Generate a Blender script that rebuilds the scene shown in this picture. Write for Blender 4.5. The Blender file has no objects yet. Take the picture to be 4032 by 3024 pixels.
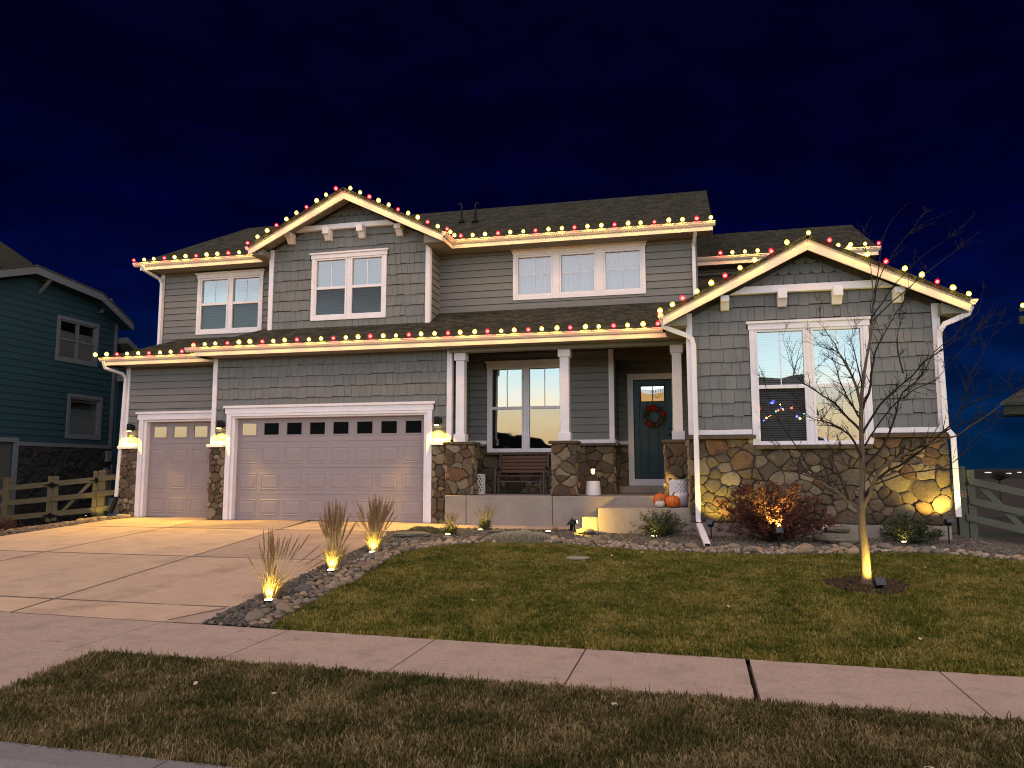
import bpy, bmesh, math, random
from mathutils import Matrix, Vector, noise
from mathutils.geometry import tessellate_polygon
sc = bpy.context.scene
col = sc.collection
random.seed(7)
R = math.radians

# ------------------------------------------------------------------ camera
cam = bpy.data.cameras.new('camera')
cam.sensor_width = 36.0
cam.lens = 27.19
cam.clip_start = 0.05
cam.clip_end = 3000
camo = bpy.data.objects.new('camera', cam)
col.objects.link(camo)
camo.location = (0, 0, 1.65)
yaw, pitch, roll = R(-13.372), R(6.449), R(-0.073)
fv = Vector((math.sin(yaw)*math.cos(pitch), math.cos(yaw)*math.cos(pitch), math.sin(pitch)))
rv = Vector((math.cos(yaw), -math.sin(yaw), 0)); uv = rv.cross(fv)
r2 = rv*math.cos(roll) + uv*math.sin(roll); u2 = uv*math.cos(roll) - rv*math.sin(roll)
camo.rotation_euler = Matrix((r2, u2, -fv)).transposed().to_euler()
sc.camera = camo

# ------------------------------------------------------------------ dusk sky: afterglow in the west (behind the camera), night in the east
w = bpy.data.worlds.new('World'); sc.world = w; w.use_nodes = True
nt = w.node_tree; nt.nodes.clear()
N = nt.nodes.new; L = nt.links.new
out = N('ShaderNodeOutputWorld'); bg = N('ShaderNodeBackground'); L(bg.outputs[0], out.inputs[0])
bg.inputs[1].default_value = 1.0
tc = N('ShaderNodeTexCoord'); sep = N('ShaderNodeSeparateXYZ'); L(tc.outputs['Generated'], sep.inputs[0])
def ramp(stops, interp='EASE'):
    r = N('ShaderNodeValToRGB'); r.color_ramp.interpolation = interp
    e = r.color_ramp.elements
    while len(e) > 1: e.remove(e[-1])
    e[0].position, e[0].color = stops[0][0], (*stops[0][1], 1)
    for p, c in stops[1:]:
        k = e.new(p); k.color = (*c, 1)
    return r
KW = 1.10
west = ramp([(0.0, (.30, .20, .12)), (.03, (.80, .56, .28)), (.07, (.88, .72, .44)), (.098, (.74, .76, .66)), (.13, (.52, .72, .76)), (.19, (.43, .57, .63)),
             (.222, (.29, .33, .37)), (.32, (.32, .30, .33)), (.45, (.37, .31, .325)), (.7, (.345, .28, .28)), (1.0, (.31, .25, .25))], 'LINEAR')
L(sep.outputs['Z'], west.inputs[0])
east = ramp([(0.0, (.0010, .0185, .056)), (.05, (.0006, .0150, .060)), (.13, (.0005, .0080, .052)), (.20, (.0004, .0026, .036)), (.29, (.0003, .0007, .0215)), (.42, (.0006, .0004, .0125)), (1.0, (.0020, .0022, .0150))], 'LINEAR')
L(sep.outputs['Z'], east.inputs[0])
# thin dark cloud veil
mp = N('ShaderNodeMapping'); mp.inputs['Scale'].default_value = (2.2, 2.2, 6.0); mp.inputs['Rotation'].default_value = (0.2, 0.5, 0.4)
L(tc.outputs['Generated'], mp.inputs[0])
nz = N('ShaderNodeTexNoise'); nz.inputs['Scale'].default_value = 4.2; nz.inputs['Detail'].default_value = 7; nz.inputs['Roughness'].default_value = .62; nz.inputs['Distortion'].default_value = .6
L(mp.outputs[0], nz.inputs[0])
cl = ramp([(.36, (.25, .25, .32)), (.52, (1, 1, 1)), (.68, (2.0, 1.9, 2.1))], 'LINEAR'); L(nz.outputs[0], cl.inputs[0])
em = N('ShaderNodeMix'); em.data_type = 'RGBA'; em.blend_type = 'MULTIPLY'; em.inputs[0].default_value = .38
L(east.outputs[0], em.inputs[6]); L(cl.outputs[0], em.inputs[7])
ws = N('ShaderNodeVectorMath'); ws.operation = 'SCALE'; ws.inputs[3].default_value = 3.9*KW; L(west.outputs[0], ws.inputs[0])
f1 = N('ShaderNodeMapRange'); f1.interpolation_type = 'SMOOTHSTEP'
f1.inputs[1].default_value = .50; f1.inputs[2].default_value = -.50; f1.inputs[3].default_value = 0; f1.inputs[4].default_value = 1
L(sep.outputs['Y'], f1.inputs[0])
mx = N('ShaderNodeMix'); mx.data_type = 'RGBA'
L(f1.outputs[0], mx.inputs[0]); L(em.outputs[2], mx.inputs[6]); L(ws.outputs[0], mx.inputs[7])
L(mx.outputs[2], bg.inputs[0])

sc.view_settings.view_transform = 'Standard'
sc.view_settings.look = 'None'
sc.view_settings.exposure = 0.0
sc.view_settings.gamma = 1.0
try: sc.view_settings.use_curve_mapping = False
except Exception: pass
cy = sc.cycles
cy.use_denoising = True
try: cy.denoiser = 'OPENIMAGEDENOISE'; cy.denoising_input_passes = 'RGB_ALBEDO_NORMAL'
except Exception: pass
cy.max_bounces = 5; cy.diffuse_bounces = 3; cy.glossy_bounces = 3; cy.transparent_max_bounces = 12; cy.transmission_bounces = 3
cy.sample_clamp_indirect = 1.5
cy.caustics_reflective = False; cy.caustics_refractive = False
cy.use_light_tree = True
cy.filter_width = 1.1

# ------------------------------------------------------------------ materials
MATS = {}
def mat(name, c, rough=.75, var=.12, scale=6, bump=0, bscale=60, rnd=None, spec=.3, metal=0, stretch=(1, 1, 1), grime=0, gscale=1.2, coord='pos', spots=0):
    """rnd: list of colours picked per object; var: slow tone change; grime: darker blotches; bump: fine relief"""
    if name in MATS: return MATS[name]
    m = bpy.data.materials.new(name); m.use_nodes = True; MATS[name] = m
    t = m.node_tree; n = t.nodes; n.clear(); N = n.new; L = t.links.new
    o = N('ShaderNodeOutputMaterial'); b = N('ShaderNodeBsdfPrincipled'); L(b.outputs[0], o.inputs[0])
    b.inputs['Roughness'].default_value = rough; b.inputs['Specular IOR Level'].default_value = spec; b.inputs['Metallic'].default_value = metal
    g = N('ShaderNodeNewGeometry'); mp = N('ShaderNodeMapping'); mp.inputs['Scale'].default_value = stretch
    if coord == 'pos': L(g.outputs['Position'], mp.inputs[0])
    else:
        q = N('ShaderNodeTexCoord'); L(q.outputs['Object'], mp.inputs[0])
    base = None
    if rnd:
        oi = N('ShaderNodeObjectInfo'); r = N('ShaderNodeValToRGB'); e = r.color_ramp.elements
        while len(e) > 1: e.remove(e[-1])
        e[0].position = 0; e[0].color = (*rnd[0], 1)
        for i, cc in enumerate(rnd[1:]):
            k = e.new((i+1)/len(rnd)); k.color = (*cc, 1)
        L(oi.outputs['Random'], r.inputs[0]); base = r.outputs[0]
        r.color_ramp.interpolation = 'LINEAR'
    nz = N('ShaderNodeTexNoise'); nz.inputs['Scale'].default_value = scale; nz.inputs['Detail'].default_value = 6; nz.inputs['Roughness'].default_value = .65
    L(mp.outputs[0], nz.inputs[0])
    mr = N('ShaderNodeMapRange'); mr.inputs[1].default_value = .3; mr.inputs[2].default_value = .7; mr.inputs[3].default_value = 1-var; mr.inputs[4].default_value = 1+var
    L(nz.outputs[0], mr.inputs[0])
    vm = N('ShaderNodeVectorMath'); vm.operation = 'SCALE'
    if base is None: vm.inputs[0].default_value = c
    else: L(base, vm.inputs[0])
    L(mr.outputs[0], vm.inputs[3]); last = vm.outputs[0]
    n4 = N('ShaderNodeTexNoise'); n4.inputs['Scale'].default_value = 38; n4.inputs['Detail'].default_value = 3; L(mp.outputs[0], n4.inputs[0])
    m4 = N('ShaderNodeMapRange'); m4.inputs[1].default_value = .3; m4.inputs[2].default_value = .7; m4.inputs[3].default_value = 1-var*.6; m4.inputs[4].default_value = 1+var*.6; L(n4.outputs[0], m4.inputs[0])
    v4 = N('ShaderNodeVectorMath'); v4.operation = 'SCALE'; L(last, v4.inputs[0]); L(m4.outputs[0], v4.inputs[3]); last = v4.outputs[0]
    if grime:
        n2 = N('ShaderNodeTexNoise'); n2.inputs['Scale'].default_value = gscale; n2.inputs['Detail'].default_value = 8; n2.inputs['Roughness'].default_value = .7
        L(mp.outputs[0], n2.inputs[0])
        m2 = N('ShaderNodeMapRange'); m2.inputs[1].default_value = .52; m2.inputs[2].default_value = .72; m2.inputs[3].default_value = 1; m2.inputs[4].default_value = 1-grime
        L(n2.outputs[0], m2.inputs[0])
        v2 = N('ShaderNodeVectorMath'); v2.operation = 'SCALE'; L(last, v2.inputs[0]); L(m2.outputs[0], v2.inputs[3]); last = v2.outputs[0]
    if spots:                                  # small brown stains and a few long rubber scuffs
        for sc_, st_, lo in ((7.5, (1, 1, 1), .66), (3.2, (.35, 2.6, 1), .655)):
            mq = N('ShaderNodeMapping'); mq.inputs['Scale'].default_value = st_; L(g.outputs['Position'], mq.inputs[0])
            n5 = N('ShaderNodeTexNoise'); n5.inputs['Scale'].default_value = sc_; n5.inputs['Detail'].default_value = 4; n5.inputs['Roughness'].default_value = .6; L(mq.outputs[0], n5.inputs[0])
            m5 = N('ShaderNodeMapRange'); m5.inputs[1].default_value = lo; m5.inputs[2].default_value = lo+.07; m5.inputs[3].default_value = 1; m5.inputs[4].default_value = 1-spots; L(n5.outputs[0], m5.inputs[0])
            v5 = N('ShaderNodeVectorMath'); v5.operation = 'SCALE'; L(last, v5.inputs[0]); L(m5.outputs[0], v5.inputs[3]); last = v5.outputs[0]
    L(last, b.inputs['Base Color'])
    if bump:
        n3 = N('ShaderNodeTexNoise'); n3.inputs['Scale'].default_value = bscale; n3.inputs['Detail'].default_value = 5; L(mp.outputs[0], n3.inputs[0])
        bp = N('ShaderNodeBump'); bp.inputs['Strength'].default_value = min(1, bump); bp.inputs['Distance'].default_value = .01
        L(n3.outputs[0], bp.inputs['Height']); L(bp.outputs[0], b.inputs['Normal'])
    return m
def emis(name, c, s, body=(.8, .8, .8)):
    m = bpy.data.materials.new(name); m.use_nodes = True; MATS[name] = m
    b = m.node_tree.nodes['Principled BSDF']
    b.inputs['Base Color'].default_value = (*body, 1); b.inputs['Emission Color'].default_value = (*c, 1); b.inputs['Emission Strength'].default_value = s
    m.cycles.emission_sampling = 'NONE'
    return m
def glass(name, refl, tint):
    m = bpy.data.materials.new(name); m.use_nodes = True; MATS[name] = m
    t = m.node_tree; t.nodes.clear(); N = t.nodes.new; L = t.links.new
    o = N('ShaderNodeOutputMaterial'); mx = N('ShaderNodeMixShader'); L(mx.outputs[0], o.inputs[0])
    a = N('ShaderNodeBsdfTransparent'); a.inputs[0].default_value = (*tint, 1)
    b = N('ShaderNodeBsdfGlossy'); b.inputs['Roughness'].default_value = .012
    nz = N('ShaderNodeTexNoise'); nz.inputs['Scale'].default_value = 1.6; nz.inputs['Detail'].default_value = 1
    g = N('ShaderNodeNewGeometry'); L(g.outputs['Position'], nz.inputs[0])
    bp = N('ShaderNodeBump'); bp.inputs['Strength'].default_value = .12; bp.inputs['Distance'].default_value = .02; L(nz.outputs[0], bp.inputs['Height']); L(bp.outputs[0], b.inputs['Normal'])
    lw = N('ShaderNodeLayerWeight'); lw.inputs[0].default_value = .35
    mr = N('ShaderNodeMapRange'); mr.inputs[3].default_value = refl; mr.inputs[4].default_value = min(1, refl*2.5); L(lw.outputs['Facing'], mr.inputs[0])
    L(mr.outputs[0], mx.inputs[0]); L(a.outputs[0], mx.inputs[1]); L(b.outputs[0], mx.inputs[2])
    return m
SIDE = mat('siding_paint', (.166, .166, .166), .7, .06, 3, .25, 90, grime=.10, gscale=2.5)
SHNG = mat('shingle_siding_paint', (.155, .161, .163), .75, .07, 3, .5, 70, rnd=[(.142, .150, .153), (.160, .166, .168), (.150, .157, .160), (.166, .170, .171)], stretch=(3, 3, .6), grime=.1)
TRIM = mat('white_trim_paint', (.73, .70, .76), .55, .05, 5, .12, 80, grime=.07, gscale=1.5)
GUTT = mat('cream_gutter_metal', (.72, .63, .52), .4, .05, 4, 0, grime=.12, gscale=2)
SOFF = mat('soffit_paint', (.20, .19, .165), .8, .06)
GDOOR = mat('garage_door_paint', (.262, .226, .246), .5, .03, 4, .08, 120, grime=.06, gscale=.9)
CONC = mat('concrete', (.46, .36, .27), .9, .10, 2.2, .5, 120, rnd=[(.45, .325, .235), (.62, .445, .295), (.52, .38, .265), (.65, .465, .305), (.43, .315, .245)], grime=.38, gscale=.9, spots=.28)
CONCW = mat('sidewalk_concrete', (.455, .342, .278), .9, .20, 2.6, .8, 110, grime=.30, gscale=2.6, spots=.45)
CONCF = mat('foundation_concrete', (.275, .238, .215), .9, .12, 2.5, .5, 80, grime=.25, gscale=2)
MORT = mat('mortar_and_lap_shade', (.085, .066, .048), .95, .2, 20, .8, 60)  # also backs the siding, where it shows as painted lap shadow lines
STCOL = [(.115, .083, .054), (.065, .046, .032), (.145, .108, .070), (.055, .044, .035), (.115, .060, .036), (.092, .078, .060), (.21, .165, .115), (.075, .057, .041), (.095, .070, .048)]
STONE = mat('veneer_stone', (.3, .2, .1), .9, .30, 9, 1.0, 24, rnd=STCOL, grime=.32, gscale=9)
COBCOL = [(.26, .175, .11), (.34, .25, .165), (.16, .13, .10), (.40, .30, .20), (.22, .17, .125), (.12, .115, .11), (.29, .195, .125), (.20, .155, .11)]
KERB = mat('kerb_concrete', (.215, .20, .20), .9, .13, 2.6, .6, 110, grime=.30, gscale=2.6)
JOINT = mat('joint_filler', (.16, .125, .095), 1, .3, 8)
COB = mat('river_stone', (.3, .25, .2), .8, .2, 14, .5, 50, rnd=COBCOL, grime=.15, gscale=9)
GRAV = mat('gravel_stone', (.2, .18, .16), .9, .2, 30, .4, 60, rnd=[(.075, .067, .058), (.115, .098, .078), (.06, .056, .052), (.15, .125, .095), (.095, .085, .072), (.20, .165, .13), (.07, .064, .058)])
SOIL = mat('soil', (.030, .024, .018), 1, .3, 12, .8, 40)
MULCH = mat('bark_mulch', (.05, .03, .018), 1, .3, 20, .5, 40, rnd=[(.06, .036, .022), (.035, .022, .014), (.085, .052, .03), (.03, .02, .014)])
BLACK = mat('black_metal', (.006, .006, .0065), .6, .1, 10, spec=.2)
DARK = mat('dark_interior', (.02, .02, .02), .9, .2, 3)
BLIND = mat('window_blind', (.30, .295, .30), .6, .03, 3)
CURT = mat('curtain_cloth', (.62, .57, .60), .9, .05, 6, .2, 90, stretch=(6, 6, 1))
TEAL = mat('front_door_paint', (.016, .040, .048), .35, .06, 3, .1, 60)
WOOD = mat('fence_wood', (.135, .108, .062), .85, .2, 5, .5, 60, stretch=(.6, .6, 6), grime=.2, gscale=5)
BARK = mat('tree_bark', (.125, .092, .066), .95, .28, 22, .9, 50, stretch=(3, 3, .7), grime=.3, gscale=10)
TWIG = mat('twig_bark', (.024, .018, .014), .95, .2, 30)
LEAFR = mat('red_leaf', (.085, .024, .015), .7, .3, 25, rnd=None, grime=.3, gscale=20)
LEAFG = mat('green_leaf', (.035, .05, .018), .6, .3, 25, grime=.3, gscale=20)
PLUME = mat('dry_grass_plume', (.40, .255, .14), .9, .25, 30)
STRAW = mat('dry_straw', (.42, .31, .15), .85, .25, 25)
FESC = mat('silver_ground_cover', (.40, .37, .28), .9, .25, 30)
ORAN = mat('pumpkin_skin', (.55, .12, .018), .45, .12, 12, .1, 40)
WPUM = mat('speckled_pumpkin_skin', (.55, .5, .42), .55, .1, 12, grime=.9, gscale=26)
STEM = mat('dry_stem', (.18, .15, .07), .8, .2, 20)
CERA = mat('white_glazed_ceramic', (.66, .64, .68), .35, .04, 8, spec=.5)
SLATE = mat('flat_garden_stone', (.15, .135, .11), .9, .2, 8, .7, 40, grime=.25, gscale=6)
NEIGH = mat('navy_siding_paint', (.013, .046, .062), .75, .08, 3, .3, 80)
NTRIM = mat('grey_trim_paint', (.12, .135, .155), .7, .06)
BENCH = mat('bench_slat_wood', (.115, .052, .036), .6, .2, 8, .2, 60, stretch=(1, 6, 6))
IRON = mat('bench_iron', (.06, .058, .055), .5, .1)
COVER = mat('valve_cover_plastic', (.26, .235, .19), .8, .15, 9, .4, 60)
LEAFD = mat('fallen_leaf_tan', (.5, .42, .32), .8, .2, 20)

def roofmat():
    m = bpy.data.materials.new('asphalt_shingle'); m.use_nodes = True
    t = m.node_tree; t.nodes.clear(); N = t.nodes.new; L = t.links.new
    o = N('ShaderNodeOutputMaterial'); b = N('ShaderNodeBsdfPrincipled'); L(b.outputs[0], o.inputs[0]); b.inputs['Roughness'].default_value = .95; b.inputs['Specular IOR Level'].default_value = .15
    uvn = N('ShaderNodeUVMap'); uvn.uv_map = 'uv'
    br = N('ShaderNodeTexBrick'); br.offset = .37; br.offset_frequency = 3; br.squash = .7; br.squash_frequency = 2
    br.inputs['Color1'].default_value = (.022, .024, .017, 1); br.inputs['Color2'].default_value = (.060, .055, .038, 1); br.inputs['Mortar'].default_value = (.012, .010, .008, 1)
    br.inputs['Scale'].default_value = 1; br.inputs['Mortar Size'].default_value = .008; br.inputs['Mortar Smooth'].default_value = .3; br.inputs['Bias'].default_value = -.05
    br.inputs['Brick Width'].default_value = .24; br.inputs['Row Height'].default_value = .14
    L(uvn.outputs[0], br.inputs['Vector'])
    nz = N('ShaderNodeTexNoise'); nz.inputs['Scale'].default_value = 60; L(uvn.outputs[0], nz.inputs[0])
    mr = N('ShaderNodeMapRange'); mr.inputs[3].default_value = .6; mr.inputs[4].default_value = 1.4; L(nz.outputs[0], mr.inputs[0])
    vm = N('ShaderNodeVectorMath'); vm.operation = 'SCALE'; L(br.outputs[0], vm.inputs[0]); L(mr.outputs[0], vm.inputs[3]); L(vm.outputs[0], b.inputs['Base Color'])
    bp = N('ShaderNodeBump'); bp.inputs['Strength'].default_value = .5; bp.inputs['Distance'].default_value = .01
    L(br.outputs['Fac'], bp.inputs['Height']); bp.invert = True; L(bp.outputs[0], b.inputs['Normal'])
    return m
ROOF = roofmat()
PANE = glass('window_glass', .33, (.86, .88, .88))
PANED = glass('screened_blind_glass', .05, (.36, .36, .37))
PANES = glass('screened_window_glass', .21, (.55, .58, .58))
BPANE = mat('dark_door_glass', (.006, .008, .008), .02, 0, 1, spec=2.0)

# ------------------------------------------------------------------ geometry helpers
class MB:
    def __init__(s): s.v = []; s.f = []; s.uv = None
    def add(s, vs, fs):
        o = len(s.v); s.v += [tuple(p) for p in vs]; s.f += [tuple(i+o for i in f) for f in fs]; return s
    def box(s, x0, x1, y0, y1, z0, z1):
        return s.add([(x0, y0, z0), (x1, y0, z0), (x1, y1, z0), (x0, y1, z0), (x0, y0, z1), (x1, y0, z1), (x1, y1, z1), (x0, y1, z1)],
                     [(0, 3, 2, 1), (4, 5, 6, 7), (0, 1, 5, 4), (1, 2, 6, 5), (2, 3, 7, 6), (3, 0, 4, 7)])
    def prism(s, A, B):                       # two matching loops
        n = len(A)
        return s.add(list(A)+list(B), [tuple(range(n))[::-1], tuple(range(n, 2*n))] + [(i, (i+1) % n, n+(i+1) % n, n+i) for i in range(n)])
    def xz(s, pts, y0, y1):                   # polygon in x,z extruded along y
        return s.prism([(x, y0, z) for x, z in pts], [(x, y1, z) for x, z in pts])
    def tube(s, pts, rad, n=6, cap=True):
        pts = [Vector(p) for p in pts]; o = len(s.v)
        if not hasattr(rad, '__len__'): rad = [rad]*len(pts)
        up = Vector((0, 0, 1))
        prev = None
        for i, p in enumerate(pts):
            d = (pts[min(i+1, len(pts)-1)]-pts[max(i-1, 0)])
            if d.length < 1e-9: d = Vector((0, 0, 1))
            d.normalize()
            if prev is None:
                a = d.cross(up if abs(d.z) < .9 else Vector((1, 0, 0))).normalized()
            else:
                a = (prev - d*prev.dot(d)).normalized()
            prev = a; b = d.cross(a)
            for k in range(n):
                t = 2*math.pi*k/n; s.v.append(tuple(p+(a*math.cos(t)+b*math.sin(t))*rad[i]))
        for i in range(len(pts)-1):
            for k in range(n):
                s.f.append((o+i*n+k, o+i*n+(k+1) % n, o+(i+1)*n+(k+1) % n, o+(i+1)*n+k))
        if cap:
            s.f.append(tuple(o+k for k in range(n))[::-1]); e = o+(len(pts)-1)*n; s.f.append(tuple(e+k for k in range(n)))
        return s
    def rtube(s, pts, w, h, side=None):       # rectangular pipe along pts
        pts = [Vector(p) for p in pts]; o = len(s.v)
        for i, p in enumerate(pts):
            d = (pts[min(i+1, len(pts)-1)]-pts[max(i-1, 0)]).normalized()
            a = side.normalized() if side else Vector((1, 0, 0))
            a = (a-d*a.dot(d)).normalized(); b = d.cross(a)
            for sx, sy in ((-1, -1), (1, -1), (1, 1), (-1, 1)): s.v.append(tuple(p+a*sx*w/2+b*sy*h/2))
        for i in range(len(pts)-1):
            for k in range(4): s.f.append((o+i*4+k, o+i*4+(k+1) % 4, o+i*4+4+(k+1) % 4, o+i*4+4+k))
        s.f.append((o+3, o+2, o+1, o)); e = o+4*(len(pts)-1); s.f.append((e, e+1, e+2, e+3)); return s
    def lathe(s, prof, n=24, c=(0, 0, 0), fn=None):
        o = len(s.v)
        for j, (r, z) in enumerate(prof):
            for k in range(n):
                t = 2*math.pi*k/n; rr = r*(fn(t, j, k) if fn else 1); s.v.append((c[0]+rr*math.cos(t), c[1]+rr*math.sin(t), c[2]+z))
        for j in range(len(prof)-1):
            for k in range(n): s.f.append((o+j*n+k, o+j*n+(k+1) % n, o+(j+1)*n+(k+1) % n, o+(j+1)*n+k))
        s.f.append(tuple(o+k for k in range(n))[::-1]); e = o+(len(prof)-1)*n; s.f.append(tuple(e+k for k in range(n))); return s
    def mesh(s, name, m, smooth=False):
        me = bpy.data.meshes.new(name); me.from_pydata(s.v, [], s.f); me.materials.append(m)
        if smooth: me.polygons.foreach_set('use_smooth', [True]*len(me.polygons))
        me.update(); return me
def link(name, data, parent=None, loc=None, rz=0):
    o = bpy.data.objects.new(name, data); col.objects.link(o)
    if parent: o.parent = parent
    if loc: o.location = loc
    if rz: o.rotation_euler.z = rz
    return o
def obj(name, mb, m, parent=None, smooth=False, kind=None):
    o = link(name, mb.mesh(name, m, smooth), parent)
    if kind: o['kind'] = kind
    return o
def bevel(o, wd=.006, seg=1):
    b = o.modifiers.new('bevel', 'BEVEL'); b.width = wd; b.segments = seg; b.limit_method = 'ANGLE'; b.angle_limit = R(40); return o
def thing(name, label, cat, loc=(0, 0, 0), rz=0, group=None):
    o = link(name, None, None, loc, rz); o.empty_display_size = .2
    o['label'] = label; o['category'] = cat
    if group: o['group'] = group
    return o
def tag(o, label, cat, group=None):
    o['label'] = label; o['category'] = cat
    if group: o['group'] = group
    return o
def structure(o): o['kind'] = 'structure'; return o
def copy_tree(o, parent=None):
    c = o.copy(); col.objects.link(c); c.parent = parent
    for ch in list(o.children): copy_tree(ch, c)
    return c
def light(name, kind, loc, power, color, parent=None, radius=.02, spot=None, aim=None, blend=.6):
    l = bpy.data.lights.new(name, kind); l.energy = power; l.color = color; l.shadow_soft_size = radius
    if kind == 'SPOT': l.spot_size = R(spot); l.spot_blend = blend
    o = link(name, l, parent, loc)
    if aim: o.rotation_euler = Vector(aim).to_track_quat('-Z', 'Y').to_euler()
    return o

# ------------------------------------------------------------------ ground heights (metres; sidewalk at 0.05, garage floor at 0.49)
def sstep(a, b, x):
    t = min(max((x-a)/(b-a), 0), 1); return t*t*(3-2*t)
def gh(x, y):
    xx = min(max(x, -30), 30)
    t = min(max((y-7.37)/8, 0), 1)
    tilt = -.0115*(xx+4.2)
    if y < 7.37: z = .05+tilt+.01*max(y-7.37, -4)
    else: z = .05+tilt*(1-t)*(1 if x > -6 else .5)+.0465*min(y-7.37, 9.5)
    if x < -14.2: z -= min(.5, (-14.2-x)*.085)*sstep(11, 16, y)
    if x > 4.5: z -= min(1.3, (x-4.5)*.17)*sstep(13, 16.5, y)
    if y > 22: z -= min(2.4, (y-22)*.05)
    return z
def sheet(name, poly, m, zoff=0, step=.6, thick=0, parent=None):
    bm = bmesh.new()
    tri = tessellate_polygon([[Vector((x, y, 0)) for x, y in poly]])
    vs = [bm.verts.new((x, y, 0)) for x, y in poly]
    for t in tri:
        try: bm.faces.new([vs[i] for i in t])
        except ValueError: pass
    xs = [p[0] for p in poly]; ys = [p[1] for p in poly]
    if step:
        for ax, a, b in ((0, min(xs), max(xs)), (1, min(ys), max(ys))):
            k = math.ceil(a/step)*step
            while k < b:
                co = (k, 0, 0) if ax == 0 else (0, k, 0); no = (1, 0, 0) if ax == 0 else (0, 1, 0)
                bmesh.ops.bisect_plane(bm, geom=bm.verts[:]+bm.edges[:]+bm.faces[:], plane_co=co, plane_no=no); k += step
    bmesh.ops.recalc_face_normals(bm, faces=bm.faces[:])
    for f in bm.faces:
        if f.normal.z < 0: f.normal_flip()
    for v in bm.verts: v.co.z = gh(v.co.x, v.co.y)+zoff
    if thick:
        r = bmesh.ops.extrude_face_region(bm, geom=bm.faces[:])
        for v in [g for g in r['geom'] if isinstance(g, bmesh.types.BMVert)]: v.co.z -= thick
        bmesh.ops.recalc_face_normals(bm, faces=bm.faces[:])
    me = bpy.data.meshes.new(name); bm.to_mesh(me); bm.free(); me.materials.append(m)
    o = link(name, me, parent); return o
def scatter(surface, insts, density, smin, smax, tilt=.3, seed=0, zoff=0):
    """geometry nodes on the surface object: keeps its mesh and adds instances of the given meshes on it"""
    g = bpy.data.node_groups.new('scatter', 'GeometryNodeTree')
    g.interface.new_socket('Geometry', in_out='INPUT', socket_type='NodeSocketGeometry'); g.interface.new_socket('Geometry', in_out='OUTPUT', socket_type='NodeSocketGeometry')
    N = g.nodes.new; L = g.links.new
    i = N('NodeGroupInput'); o = N('NodeGroupOutput')
    d = N('GeometryNodeDistributePointsOnFaces'); d.inputs['Density'].default_value = density; d.inputs['Seed'].default_value = seed
    L(i.outputs[0], d.inputs[0])
    j = N('GeometryNodeJoinGeometry')
    for k in insts:
        q = N('GeometryNodeObjectInfo'); q.inputs[0].default_value = k; q.inputs['As Instance'].default_value = True; L(q.outputs['Geometry'], j.inputs[0])
    ip = N('GeometryNodeInstanceOnPoints'); ip.inputs['Pick Instance'].default_value = True
    L(d.outputs['Points'], ip.inputs['Points']); L(j.outputs[0], ip.inputs['Instance'])
    rr = N('FunctionNodeRandomValue'); rr.data_type = 'FLOAT_VECTOR'; rr.inputs[0].default_value = (-tilt, -tilt, 0); rr.inputs[1].default_value = (tilt, tilt, 6.283); rr.inputs['Seed'].default_value = seed+1
    L(rr.outputs[0], ip.inputs['Rotation'])
    rs = N('FunctionNodeRandomValue'); rs.data_type = 'FLOAT'; rs.inputs[2].default_value = smin; rs.inputs[3].default_value = smax; rs.inputs['Seed'].default_value = seed+2
    L(rs.outputs[1], ip.inputs['Scale'])
    j2 = N('GeometryNodeJoinGeometry'); L(ip.outputs[0], j2.inputs[0]); L(i.outputs[0], j2.inputs[0]); L(j2.outputs[0], o.inputs[0])
    md = surface.modifiers.new('scatter', 'NODES'); md.node_group = g
def proto(name, mb, m, smooth=False):        # an unlinked object used only as scatter source
    return bpy.data.objects.new(name, mb.mesh(name, m, smooth))
def blob(mb, c, s, n=8, rings=5, seed=0, flat=1.0, rough=.18):
    """rounded irregular stone"""
    o = len(mb.v); rs = Vector((seed*3.1, seed*1.7, seed*.9))
    for j in range(rings):
        ph = math.pi*(j+.5)/rings-math.pi/2
        for k in range(n):
            t = 2*math.pi*(k+.5*(j % 2))/n
            d = Vector((math.cos(ph)*math.cos(t), math.cos(ph)*math.sin(t), math.sin(ph)))
            q = 1+rough*2*(noise.noise(d*1.3+rs))
            mb.v.append((c[0]+d.x*s[0]*q, c[1]+d.y*s[1]*q, c[2]+d.z*s[2]*q*flat))
    for j in range(rings-1):
        for k in range(n): mb.f.append((o+j*n+k, o+j*n+(k+1) % n, o+(j+1)*n+(k+1) % n, o+(j+1)*n+k))
    mb.f.append(tuple(o+k for k in range(n))[::-1]); e = o+(rings-1)*n; mb.f.append(tuple(e+k for k in range(n)))
    return mb

# ================================================================== SETTING
# base ground out to the horizon
xs = [-400, -200, -100, -60, -40]+[-30+i*1.0 for i in range(61)]+[40, 60, 100, 200, 400]
ys = [-120, -60, -30, -15, -8, -4, -2]+[i*1.0 for i in range(0, 31)]+[36, 45, 60, 90, 140, 220, 350, 600]
mb = MB()
for y in ys:
    for x in xs: mb.v.append((x, y, gh(x, y)-.07-(.12 if y < 3 else 0)))
nx = len(xs)
for j in range(len(ys)-1):
    for i in range(nx-1): mb.f.append((j*nx+i, j*nx+i+1, (j+1)*nx+i+1, (j+1)*nx+i))
structure(obj('ground', mb, SOIL))
o = sheet('street', [(-60, -14), (60, -14), (60, 3.45), (-60, 3.45)], mat('asphalt', (.05, .05, .05), .9, .2, 30, .4, 60), -.13, 6); structure(o)
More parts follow.
